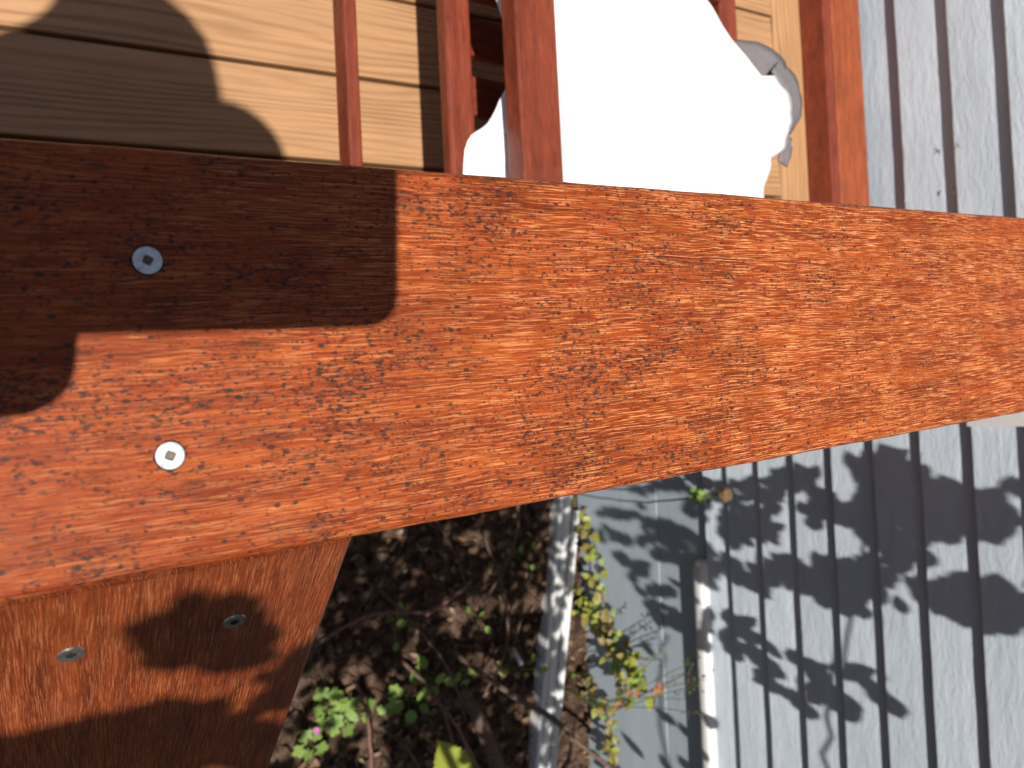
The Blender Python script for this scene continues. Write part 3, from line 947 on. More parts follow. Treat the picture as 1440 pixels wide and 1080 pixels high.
# big lime leaf near the lens at the bottom edge
t = empty('broadleaf_plant', (.86, -1.30, GZ)); tag(t, 'broad lime-green leaf with a notched edge at the bottom of the picture', 'plant')
bm = bmesh.new(); tube(bm, smooth_path([(0, 0, 0), (.01, .04, .30), (.01, .13, .52), (.005, .20, .585)], 5), .004, 6); from_bm('stalk', bm, M_GREENSTEM, t, True)
n = 22; vsl, fsl = [], []
for i in range(n + 1):
    u = i / n; w = .050 * math.sin(math.pi * u ** .75) ** .7 if 0 < u < 1 else .001
    w1 = w * (1 + .07 * (1 if i % 2 else -1))
    vsl += [(u * .155, -w1, .006 * w / .05), (u * .155, 0, -.02 * u * u), (u * .155, w1, .008)]
for i in range(n):
    a = 3 * i; fsl += [(a, a + 3, a + 4, a + 1), (a + 1, a + 4, a + 5, a + 2)]
o = link('leaf', mesh_from('leaf', (vsl, fsl), M_BIGLEAF), None, t)
o.matrix_local = frame((.055, .285, .612), (-.42, .9, .10), (-.15, -.15, 1)) @ Matrix.Translation((0, 0, 0))

# ------------------------------------------------------------------ vine at the wall foot
vine = empty('climbing_vine', (1.77, -.95, GZ)); tag(vine, 'yellowing leafy vine growing between the white edging and the smooth skirt', 'vine')
B = Vector((1.77, -.95, GZ))
paths = [[(1.785, -.50, GZ), (1.775, -.60, -1.10), (1.765, -.75, -1.08), (1.765, -.90, -1.03)], [(1.77, -.80, GZ), (1.765, -.92, -1.08), (1.745, -1.03, -1.0), (1.70, -1.10, -.86)],
         [(1.74, -1.10, GZ), (1.72, -1.17, -1.06), (1.70, -1.26, -1.00), (1.69, -1.42, -.98)], [(1.76, -.85, GZ), (1.74, -.93, -1.0), (1.72, -.98, -.90), (1.69, -1.01, -.80)]]
for P in paths:
    Q = smooth_path(P, 6, .003); bm = bmesh.new(); tube(bm, [q - B for q in Q], .0025, 5); from_bm('stem', bm, M_BARK, vine, True)
    for q in Q:
        for k in range(3):
            c = q + Vector((random.uniform(-.03, .03), random.uniform(-.04, .04), random.uniform(-.03, .04)))
            if c.x > HOUSE.translation.x + .052 * c.y - .03: c.x = 1.85 + .052 * c.y - .03
            kind = random.random(); yy = -q.y
            ms = ovo if kind < .38 else ovy if kind < .80 else ova
            if P is paths[2] and kind < .5: ms = ovo
            o = link('leaf', random.choice(ms), None, vine)
            o.matrix_local = frame(c - B, (random.uniform(-1, .3), random.uniform(-1, 1), random.uniform(-.4, .5)), (random.uniform(-1, -.1), random.uniform(-.5, .5), 1), random.uniform(.022, .042))
for c in ((1.71, -.985, -.845), (1.70, -1.005, -.80), (1.705, -1.03, -.86), (1.72, -.96, -.88), (1.69, -1.04, -.76), (1.715, -1.0, -.90)):
    o = link('leaf', ovy[0], None, vine); o['label'] = 'bright yellow-green leaf in the sun'
    o.matrix_local = frame(Vector(c) - B, (random.uniform(-1, 1), random.uniform(-1, .2), .3), (-.7, random.uniform(-.4, .2), .8), random.uniform(.04, .052))
# thin seed stalks in front of the skirt
sd_ = empty('seed_stalks', (1.66, -1.14, GZ)); tag(sd_, 'wispy plant with fine seed stalks and reddish leaves before the skirt', 'plant')
B2 = Vector((1.66, -1.14, GZ))
tips = [(1.653, -.895, -.447), (1.656, -.845, -.484), (1.648, -.985, -.555), (1.655, -.863, -.65), (1.651, -.94, -.60), (1.652, -.90, -.53), (1.66, -.93, -.50), (1.65, -1.01, -.48)]
for tp in tips:
    tp = Vector(tp); st = Vector((1.655, -1.12, -.95)) + Vector((random.uniform(-.02, .02), random.uniform(-.03, .03), 0))
    P = smooth_path([B2 + Vector((random.uniform(-.01, .01), 0, 0)), st, st.lerp(tp, .55) + Vector((0, .012, .02)), tp], 6); bm = bmesh.new()
    tube(bm, [p - B2 for p in P], [.0022 * (1 - .65 * i / len(P)) for i in range(len(P))], 5)
    for k in range(7):
        q = P[-1 - k // 2] + Vector((random.uniform(-.014, .014), random.uniform(-.025, .025), random.uniform(-.02, .02)))
        tube(bm, [P[-1 - k // 2] - B2, q - B2], .0006, 4)
        r_ = bmesh.ops.create_icosphere(bm, subdivisions=1, radius=random.uniform(.0022, .0038))
        for v in r_['verts']: v.co += q - B2
    from_bm('seed_stalk', bm, M_GREENSTEM if random.random() < .5 else M_DRY, sd_, True)
for c in ((1.65, -1.06, -.82), (1.65, -1.045, -.78), (1.65, -1.01, -.69), (1.648, -1.09, -.86), (1.65, -1.0, -.66), (1.65, -1.12, -.9)):
    o = link('leaf', ovr[0], None, sd_); o.matrix_local = frame(Vector(c) - B2, (random.uniform(-.3, .3), random.uniform(.2, 1), random.uniform(-.3, .8)), (-.8, -.2, .6), random.uniform(.03, .042))
# dried flower head before the clapboards
fl = empty('dried_flower', (1.745, -.42, GZ)); tag(fl, 'dried brown flower head with small green leaves before the clapboards', 'flower')
B3 = Vector((1.745, -.42, GZ))
bm = bmesh.new(); tube(bm, [p - B3 for p in smooth_path([B3, (1.75, -.43, -.85), (1.74, -.40, -.60), (1.741, -.375, -.44)], 6, .002)], .003, 6); from_bm('stem', bm, M_BARK, fl, True)
bm = bmesh.new(); r_ = bmesh.ops.create_icosphere(bm, subdivisions=3, radius=.020)
for v in r_['verts']: v.co = v.co * (1 + .35 * mnoise.noise(v.co * 90)) + Vector((1.741, -.375, -.412)) - B3
from_bm('seed_head', bm, M_DRY, fl)
for i in range(14):
    o = link('leaf', random.choice(ova), None, fl)
    o.matrix_local = frame(Vector((1.735 + random.uniform(-.02, .02), -.378 + random.uniform(-.03, .025), -.50 + random.uniform(-.045, .035))) - B3, (random.uniform(-1, .2), random.uniform(-1, 1), random.uniform(-.6, .6)), (-.6, random.uniform(-.5, .5), .8), random.uniform(.018, .032))
# little dry sprigs caught under the clapboards
for (x, y, z, lab) in ((1.836, .443, .282, 'tiny dry sprig caught in the siding above the railing'), (1.838, .352, .262, 'curl of dry stem caught in the siding close to the cap board')):
    bm = bmesh.new()
    for k in range(5):
        d = Vector((-.006, random.uniform(-.012, .012), random.uniform(-.010, .014)))
        tube(bm, [(0, 0, 0), d * .5 + Vector((-.002, 0, 0)), d], .0008, 4)
    o = from_bm('dry_sprig', bm, M_DRY); o.location = (x - .006, y, z); tag(o, lab, 'sprig')

# ================================================================== SHRUB that shades wall and bed (rises beside the stairs)
WALL_LEAVES = [(1.383,-0.383,1.076,0.049,26), (1.393,-0.379,1.078,0.041,54), (1.393,-0.398,1.017,0.047,5), (1.376,-0.402,1.097,0.039,35), (1.4,-0.384,1.066,0.046,-49), (1.368,-0.417,1.016,0.06,12), (1.391,-0.421,0.998,0.039,-5), (1.366,-0.42,1.075,0.039,58), (1.378,-0.427,1.096,0.047,2), (1.402,-0.404,1.057,0.047,55), (1.393,-0.452,0.719,0.052,37), (1.373,-0.456,0.795,0.056,-27), (1.399,-0.437,0.778,0.059,23), (1.378,-0.446,0.868,0.055,-19), (1.387,-0.445,0.996,0.057,28), (1.398,-0.429,1.003,0.039,-39), (1.376,-0.446,1.084,0.043,-50), (1.385,-0.427,1.104,0.055,14), (1.29,-0.524,0.741,0.042,-57), (1.291,-0.515,0.786,0.04,37), (1.358,-0.48,0.708,0.037,-43), (1.364,-0.481,0.752,0.049,-7), (1.353,-0.487,0.794,0.05,-30), (1.387,-0.468,0.752,0.059,49), (1.381,-0.48,0.793,0.045,-56), (1.393,-0.462,0.811,0.048,14), (1.391,-0.452,0.989,0.039,-49), (1.367,-0.453,1.088,0.039,12), (1.39,-0.452,1.054,0.057,12), (1.39,-0.448,1.081,0.043,30), (1.245,-0.568,0.816,0.05,-27), (1.256,-0.546,0.809,0.036,-21), (1.257,-0.549,0.849,0.039,19), (1.319,-0.516,0.747,0.039,-10), (1.36,-0.505,0.701,0.058,40), (1.369,-0.514,0.715,0.053,-24), (1.366,-0.503,0.767,0.051,17), (1.382,-0.485,0.781,0.039,-24), (1.403,-0.49,0.817,0.05,-56), (1.377,-0.486,1.026,0.053,20), (1.368,-0.492,1.078,0.047,27), (1.392,-0.472,1.036,0.056,-52), (1.371,-0.488,1.107,0.05,22), (1.238,-0.576,0.828,0.047,10), (1.262,-0.576,0.817,0.046,9), (1.294,-0.557,0.749,0.056,41), (1.297,-0.554,0.82,0.046,-52), (1.334,-0.532,0.764,0.056,-32), (1.352,-0.526,0.768,0.057,-23), (1.375,-0.518,0.738,0.04,42), (1.402,-0.513,0.823,0.057,-43), (1.363,-0.523,0.935,0.048,-15), (1.38,-0.505,1.01,0.058,11), (1.372,-0.497,1.05,0.042,46), (1.384,-0.492,1.059,0.042,-13), (1.4,-0.485,1.048,0.036,-17), (1.29,-0.601,0.758,0.048,-19), (1.331,-0.575,0.717,0.045,48), (1.355,-0.566,0.718,0.041,-46), (1.353,-0.559,0.761,0.041,29), (1.35,-0.552,0.788,0.044,18), (1.383,-0.538,0.799,0.043,20), (1.392,-0.536,0.817,0.05,13), (1.393,-0.524,0.829,0.037,-37), (1.386,-0.543,0.872,0.048,37), (1.384,-0.527,0.927,0.058,57), (1.399,-0.515,0.925,0.04,-40), (1.391,-0.531,0.986,0.047,10), (1.401,-0.511,0.978,0.043,-30), (1.363,-0.524,1.116,0.054,-20), (1.397,-0.518,1.057,0.047,-41), (1.263,-0.633,0.791,0.04,-35), (1.273,-0.625,0.807,0.051,56), (1.333,-0.594,0.701,0.047,-24), (1.329,-0.594,0.777,0.055,-38), (1.37,-0.563,0.904,0.044,-48), (1.398,-0.549,0.877,0.052,22), (1.382,-0.542,0.959,0.042,-8), (1.393,-0.553,0.97,0.059,-36), (1.362,-0.55,1.073,0.049,-50), (1.376,-0.536,1.078,0.06,-40), (1.281,-0.648,0.775,0.053,56), (1.329,-0.634,0.716,0.06,10), (1.318,-0.615,0.773,0.055,44), (1.352,-0.612,0.724,0.047,29), (1.356,-0.607,0.766,0.042,-53), (1.368,-0.579,0.869,0.054,-12), (1.395,-0.57,0.971,0.053,-26), (1.392,-0.565,1.004,0.044,-21), (1.377,-0.571,1.056,0.043,-52), (1.366,-0.557,1.127,0.039,-44), (1.312,-0.65,0.706,0.041,-15), (1.321,-0.661,0.726,0.053,-48), (1.315,-0.653,0.785,0.039,37), (1.366,-0.619,0.712,0.044,57), (1.39,-0.589,0.962,0.041,45), (1.383,-0.585,1.015,0.054,-30), (1.363,-0.598,1.1,0.052,56), (1.389,-0.578,1.064,0.039,46), (1.397,-0.6,0.965,0.046,15), (1.394,-0.596,1.022,0.043,-57), (1.38,-0.607,1.072,0.054,31), (1.387,-0.641,1,0.042,-48), (1.357,-0.632,1.094,0.051,54), (1.394,-0.621,1.029,0.04,23), (1.386,-0.672,0.895,0.059,-20), (1.374,-0.667,1.001,0.051,42), (1.364,-0.648,1.07,0.04,18), (1.362,-0.651,1.115,0.044,38), (1.352,-0.688,1.015,0.039,1), (1.382,-0.672,0.977,0.044,-42), (1.389,-0.678,0.982,0.055,13), (1.391,-0.678,1.004,0.038,-5), (1.388,-0.66,1.044,0.052,-51), (1.36,-0.703,0.985,0.04,38), (1.366,-0.709,0.999,0.058,22), (1.376,-0.693,1.014,0.046,32), (1.28,-0.658,0.774,0.053,-49), (1.293,-0.637,0.763,0.043,56), (1.328,-0.635,0.731,0.042,12), (1.272,-0.674,0.768,0.052,22), (1.29,-0.663,0.756,0.045,58), (1.319,-0.647,0.727,0.046,-2), (1.332,-0.645,0.717,0.041,-2), (1.314,-0.635,0.803,0.057,-13), (1.306,-0.683,0.709,0.041,29), (1.281,-0.691,0.782,0.038,-52), (1.329,-0.667,0.711,0.049,47), (1.361,-0.641,0.732,0.036,37), (1.293,-0.697,0.753,0.042,-39), (1.386,-0.682,0.718,0.047,-47), (1.284,-0.747,0.752,0.049,42), (1.353,-0.715,0.738,0.053,-47), (1.374,-0.693,0.721,0.051,32), (1.372,-0.702,0.767,0.04,29), (1.39,-0.694,0.743,0.051,29), (1.358,-0.682,0.895,0.05,21), (1.258,-0.773,0.804,0.059,-7), (1.268,-0.783,0.81,0.052,-17), (1.328,-0.752,0.745,0.036,13), (1.333,-0.749,0.74,0.055,47), (1.363,-0.715,0.714,0.059,34), (1.375,-0.724,0.74,0.042,46), (1.38,-0.711,0.728,0.057,22), (1.353,-0.722,0.82,0.05,35), (1.377,-0.707,0.806,0.041,-48), (1.362,-0.711,0.877,0.047,27), (1.39,-0.691,0.847,0.036,-6), (1.355,-0.708,0.929,0.039,-2), (1.297,-0.792,0.729,0.047,4), (1.289,-0.782,0.777,0.038,-13), (1.314,-0.77,0.755,0.037,-53), (1.332,-0.757,0.768,0.04,-46), (1.364,-0.738,0.724,0.046,-3), (1.362,-0.734,0.769,0.049,-35), (1.381,-0.734,0.749,0.054,51), (1.363,-0.74,0.805,0.056,55), (1.383,-0.725,0.804,0.047,-36), (1.383,-0.722,0.821,0.057,-55), (1.362,-0.728,0.899,0.045,-48), (1.391,-0.715,0.853,0.051,-37), (1.363,-0.713,0.941,0.039,-60), (1.353,-0.719,0.998,0.058,32), (1.302,-0.801,0.763,0.04,-6), (1.313,-0.777,0.787,0.048,-47), (1.319,-0.789,0.768,0.041,25), (1.355,-0.76,0.726,0.044,-38), (1.352,-0.766,0.794,0.039,6), (1.388,-0.752,0.754,0.052,-50), (1.373,-0.744,0.813,0.047,-41), (1.38,-0.739,0.827,0.059,6), (1.375,-0.727,0.858,0.043,59), (1.388,-0.72,0.86,0.051,-6), (1.378,-0.721,0.908,0.052,-1), (1.362,-0.726,0.986,0.037,-3), (1.381,-0.718,0.971,0.057,-21), (1.345,-0.794,0.687,0.047,52), (1.388,-0.751,0.794,0.046,-31), (1.348,-0.756,0.924,0.044,28), (1.355,-0.754,0.939,0.047,-1), (1.386,-0.743,0.878,0.044,19), (1.351,-0.745,0.998,0.058,-17), (1.385,-0.73,0.957,0.057,-27), (1.347,-0.775,0.97,0.037,-32), (1.388,-0.753,0.902,0.045,-58), (1.385,-0.748,0.931,0.06,-21), (1.373,-0.415,1.138,0.05,57), (1.407,-0.416,1.059,0.056,35), (1.38,-0.425,1.15,0.044,-26), (1.373,-0.44,1.131,0.04,-1), (1.386,-0.447,1.125,0.051,12), (1.399,-0.445,1.118,0.043,11), (1.386,-0.447,1.167,0.045,47), (1.402,-0.468,1.073,0.047,-28), (1.374,-0.477,1.169,0.046,54), (1.379,-0.464,1.188,0.054,-10), (1.384,-0.461,1.193,0.052,-18), (1.377,-0.46,1.239,0.055,26), (1.37,-0.452,1.392,0.048,7), (1.364,-0.456,1.445,0.051,-30), (1.4,-0.448,1.376,0.059,-50), (1.384,-0.475,1.124,0.052,-59), (1.402,-0.482,1.106,0.059,42), (1.364,-0.495,1.227,0.047,-37), (1.363,-0.484,1.258,0.054,8), (1.363,-0.491,1.276,0.044,-32), (1.391,-0.475,1.236,0.052,11), (1.396,-0.473,1.255,0.036,-55), (1.371,-0.474,1.336,0.059,-31), (1.372,-0.47,1.419,0.036,-45), (1.39,-0.461,1.397,0.042,57), (1.376,-0.508,1.136,0.039,7), (1.384,-0.509,1.129,0.057,-48), (1.389,-0.501,1.164,0.057,-20), (1.403,-0.494,1.144,0.052,-11), (1.399,-0.504,1.18,0.053,34), (1.365,-0.5,1.284,0.049,-43), (1.367,-0.493,1.324,0.06,10), (1.384,-0.492,1.292,0.059,-60), (1.381,-0.501,1.323,0.047,-21), (1.393,-0.497,1.313,0.039,14), (1.362,-0.528,1.152,0.046,-59), (1.381,-0.527,1.145,0.058,55), (1.39,-0.529,1.142,0.048,-52), (1.383,-0.53,1.196,0.049,31), (1.4,-0.512,1.185,0.037,-38), (1.387,-0.522,1.235,0.05,-34), (1.383,-0.52,1.275,0.046,-32), (1.366,-0.525,1.346,0.048,40), (1.366,-0.51,1.362,0.045,-46), (1.387,-0.517,1.329,0.044,58), (1.391,-0.542,1.096,0.055,48), (1.366,-0.549,1.179,0.042,-8), (1.4,-0.532,1.119,0.053,57), (1.383,-0.532,1.201,0.041,34), (1.383,-0.546,1.218,0.052,-46), (1.386,-0.531,1.231,0.039,-56), (1.39,-0.527,1.249,0.04,-18), (1.364,-0.537,1.345,0.04,53), (1.374,-0.537,1.346,0.044,-49), (1.398,-0.573,1.075,0.051,15), (1.393,-0.564,1.117,0.039,36), (1.367,-0.574,1.186,0.044,-28), (1.371,-0.572,1.224,0.049,-5), (1.359,-0.558,1.282,0.049,25), (1.384,-0.549,1.267,0.057,18), (1.384,-0.554,1.281,0.048,19), (1.359,-0.561,1.369,0.044,-56), (1.378,-0.62,1.116,0.059,3), (1.385,-0.657,1.216,0.048,-59), (1.36,-0.689,1.189,0.043,-28), (1.371,-0.688,1.195,0.059,-45), (1.375,-0.683,1.196,0.042,49), (1.374,-0.681,1.239,0.052,50), (1.359,-0.672,1.302,0.049,-27), (1.376,-0.667,1.28,0.041,24), (1.39,-0.654,1.259,0.046,-13), (1.365,-0.703,1.15,0.053,46), (1.352,-0.722,1.198,0.06,-28), (1.377,-0.693,1.157,0.044,45), (1.388,-0.685,1.182,0.059,39), (1.377,-0.698,1.211,0.041,-39), (1.356,-0.705,1.285,0.049,17), (1.388,-0.684,1.249,0.042,-6), (1.36,-0.696,1.331,0.047,-29), (1.379,-0.668,1.321,0.041,13), (1.374,-0.657,1.419,0.053,-50), (1.386,-0.729,1.123,0.05,-11), (1.371,-0.717,1.189,0.037,23), (1.378,-0.716,1.182,0.056,22), (1.379,-0.721,1.203,0.047,-59), (1.366,-0.709,1.268,0.051,52), (1.383,-0.693,1.265,0.057,-27), (1.385,-0.706,1.267,0.039,27), (1.375,-0.699,1.319,0.053,-38), (1.377,-0.698,1.34,0.04,40), (1.357,-0.7,1.403,0.06,-34), (1.388,-0.735,1.14,0.044,-40), (1.351,-0.753,1.251,0.055,31), (1.388,-0.733,1.18,0.045,-2), (1.357,-0.744,1.276,0.053,59), (1.372,-0.718,1.268,0.042,50), (1.371,-0.726,1.296,0.055,32), (1.379,-0.705,1.318,0.056,-21), (1.39,-0.715,1.303,0.055,-43), (1.353,-0.756,1.265,0.057,57), (1.363,-0.755,1.268,0.06,-19), (1.349,-0.758,1.324,0.039,-27), (1.367,-0.736,1.315,0.052,18), (1.375,-0.727,1.31,0.039,25), (1.378,-0.724,1.339,0.04,-18), (1.381,-0.734,1.339,0.044,39), (1.368,-0.759,1.332,0.044,-41), (1.387,-0.727,1.363,0.037,14), (1.368,-0.737,1.41,0.053,-3), (1.071,-0.727,0.824,0.044,-58), (1.091,-0.718,0.809,0.041,-43), (1.134,-0.721,0.783,0.043,4), (1.106,-0.731,0.866,0.049,-56), (1.11,-0.777,0.602,0.04,36), (1.117,-0.733,0.811,0.052,40), (1.153,-0.726,0.783,0.059,-2), (1.136,-0.717,0.843,0.038,16), (1.145,-0.727,0.868,0.057,21), (1.081,-0.803,0.634,0.038,8), (1.136,-0.786,0.589,0.043,32), (1.128,-0.794,0.611,0.06,58), (1.161,-0.743,0.688,0.037,28), (1.158,-0.745,0.766,0.039,-6), (1.171,-0.745,0.748,0.052,-57), (1.19,-0.739,0.762,0.04,-8), (1.169,-0.729,0.85,0.049,43), (1.19,-0.727,0.826,0.059,19), (1.11,-0.815,0.558,0.043,17), (1.131,-0.8,0.582,0.041,-11), (1.118,-0.8,0.66,0.058,15), (1.12,-0.8,0.689,0.053,4), (1.164,-0.785,0.651,0.049,4), (1.153,-0.774,0.72,0.051,-35), (1.163,-0.767,0.737,0.037,-25), (1.179,-0.769,0.746,0.056,43), (1.171,-0.75,0.787,0.055,-5), (1.188,-0.747,0.782,0.039,56), (1.224,-0.729,0.758,0.051,44), (1.217,-0.732,0.807,0.049,5), (1.182,-0.799,0.703,0.049,24), (1.193,-0.784,0.748,0.048,14), (1.223,-0.758,0.708,0.055,-46), (1.219,-0.76,0.735,0.038,-4), (1.207,-0.762,0.827,0.041,-28), (1.206,-0.752,0.85,0.051,38), (1.16,-0.853,0.517,0.038,25), (1.175,-0.849,0.505,0.053,-9), (1.185,-0.814,0.676,0.053,38), (1.217,-0.802,0.615,0.06,-18), (1.205,-0.798,0.707,0.051,-50), (1.239,-0.787,0.678,0.037,-21), (1.213,-0.796,0.766,0.057,-17), (1.221,-0.783,0.775,0.047,-43), (1.227,-0.777,0.797,0.047,29), (1.196,-0.851,0.476,0.056,-11), (1.207,-0.849,0.539,0.057,-49), (1.189,-0.816,0.711,0.044,53), (1.197,-0.809,0.722,0.041,-14), (1.235,-0.806,0.687,0.059,-8), (1.26,-0.801,0.66,0.037,-14), (1.258,-0.794,0.71,0.039,-50), (1.255,-0.786,0.749,0.047,44), (1.232,-0.822,0.751,0.044,18), (1.256,-0.794,0.72,0.057,30), (1.254,-0.823,0.698,0.058,5), (1.263,-0.835,0.696,0.043,48), (1.152,-0.584,0.856,0.052,-58), (1.07,-0.638,0.871,0.044,-37), (1.141,-0.611,0.793,0.038,3), (1.121,-0.598,0.869,0.058,58), (1.147,-0.596,0.829,0.05,50), (1.157,-0.593,0.872,0.046,32), (1.177,-0.579,0.857,0.047,38), (1.232,-0.573,0.752,0.037,58), (1.072,-0.642,0.901,0.047,20), (1.25,-0.595,0.735,0.055,4), (1.214,-0.624,0.79,0.038,11), (1.236,-0.605,0.795,0.039,-16), (1.07,-0.727,0.711,0.037,11), (1.078,-0.727,0.733,0.053,-12), (1.079,-0.72,0.784,0.046,-49), (1.106,-0.682,0.813,0.038,20), (1.23,-0.639,0.759,0.055,1), (1.061,-0.741,0.712,0.057,-46), (1.096,-0.731,0.7,0.053,-37), (1.081,-0.728,0.765,0.051,34), (1.099,-0.723,0.76,0.056,-48), (1.191,-0.875,0.532,0.038,25), (1.198,-0.884,0.521,0.038,-15), (1.185,-0.882,0.592,0.048,-35), (1.177,-0.91,0.551,0.044,8), (1.268,-0.899,0.46,0.045,17), (1.239,-0.91,0.536,0.055,26), (1.257,-0.87,0.581,0.039,50), (1.233,-0.931,0.451,0.049,36), (1.246,-0.919,0.477,0.045,13), (1.246,-0.914,0.495,0.046,52), (1.249,-0.902,0.549,0.056,-60), (1.268,-0.896,0.513,0.053,-14), (1.288,-0.944,0.382,0.046,5), (1.296,-0.912,0.553,0.054,12), (1.314,-0.904,0.531,0.06,-8), (1.266,-0.961,0.41,0.043,27), (1.271,-0.98,0.417,0.04,-19), (1.296,-0.943,0.405,0.039,-56), (1.312,-0.945,0.418,0.043,-18), (1.304,-0.918,0.538,0.051,9), (1.309,-0.928,0.525,0.057,7), (1.29,-0.97,0.402,0.044,35), (1.307,-0.986,0.363,0.045,21), (1.319,-0.967,0.393,0.048,1), (1.321,-0.96,0.443,0.06,45), (1.316,-0.938,0.493,0.04,-15), (1.3,-0.947,0.548,0.05,34), (1.283,-0.992,0.41,0.057,-10), (1.321,-0.98,0.403,0.05,-52), (1.327,-0.961,0.421,0.059,-40), (1.33,-0.95,0.443,0.054,-14), (1.351,-0.939,0.444,0.039,41), (1.336,-0.981,0.369,0.053,-60), (1.35,-0.981,0.36,0.039,-13), (1.327,-0.984,0.441,0.046,20), (1.335,-0.988,0.452,0.052,25), (1.349,-0.897,0.558,0.054,-6), (1.361,-0.889,0.567,0.04,-28), (1.375,-0.911,0.517,0.054,8), (1.356,-0.89,0.607,0.05,-34), (1.36,-0.892,0.609,0.051,-34), (1.37,-0.932,0.504,0.037,-47), (1.362,-0.917,0.587,0.05,8), (1.371,-0.929,0.575,0.051,-17), (1.34,-0.969,0.554,0.057,21), (1.367,-0.961,0.535,0.056,48), (1.357,-0.959,0.607,0.037,-43), (1.348,-0.993,0.551,0.049,8), (1.371,-0.967,0.528,0.039,5), (1.341,-0.978,0.644,0.051,-57), (1.352,-0.943,0.677,0.05,24), (1.35,-0.955,0.693,0.046,55), (1.338,-0.99,0.7,0.047,22), (1.337,-0.994,0.712,0.04,52), (1.375,-0.95,0.734,0.052,-38), (1.364,-0.954,0.771,0.049,49), (1.344,-1.004,0.66,0.036,-31), (1.347,-1.012,0.687,0.049,-11), (1.361,-0.961,0.787,0.06,-45), (1.34,-0.969,0.88,0.044,-31), (1.358,-1.029,0.635,0.041,-47), (1.36,-1.01,0.685,0.039,-11), (1.345,-0.985,0.836,0.051,-11), (1.362,-0.973,0.823,0.05,25), (1.375,-0.975,0.809,0.051,22), (1.37,-1.048,0.615,0.051,-57), (1.371,-1.042,0.625,0.052,3), (1.374,-1.02,0.757,0.046,6), (1.376,-0.998,0.792,0.05,-18), (1.343,-1.015,0.892,0.037,20), (1.349,-1.062,0.724,0.041,5), (1.351,-1.065,0.748,0.041,-5), (1.357,-1.039,0.797,0.051,23), (1.345,-1.048,0.84,0.06,-44), (1.374,-1.012,0.806,0.037,-5), (1.345,-1.074,0.786,0.046,54), (1.371,-1.074,0.725,0.057,5), (1.344,-1.041,0.91,0.04,-50), (1.35,-1.088,0.801,0.038,1), (1.369,-1.056,0.874,0.043,-54), (1.366,-0.952,0.913,0.065,-60), (1.352,-0.971,0.997,0.049,20), (1.349,-0.998,1.04,0.065,25), (1.358,-0.937,0.967,0.061,-70), (1.365,-1.023,0.88,0.064,30), (1.37,-0.978,0.571,0.057,30), (1.347,-1.181,0.101,0.052,30), (1.32,-1.09,0.242,0.05,20), (1.321,-1.296,0.287,0.05,60), (1.33,-1.312,0.357,0.045,30), (1.366,-1.203,0.345,0.064,40), (1.337,-1.446,0.22,0.051,20), (1.34,-1.417,0.317,0.048,30), (1.33,-1.442,0.072,0.064,40), (1.336,-1.556,-0.044,0.053,20), (1.348,-0.924,0.619,0.046,50), (1.361,-0.78,0.88,0.058,10), (1.356,-0.791,1.001,0.047,15), (1.368,-0.751,1.078,0.047,10), (1.348,-0.792,0.956,0.049,20), (1.331,-0.977,0.36,0.05,20), (1.35,-0.985,0.41,0.051,10)]
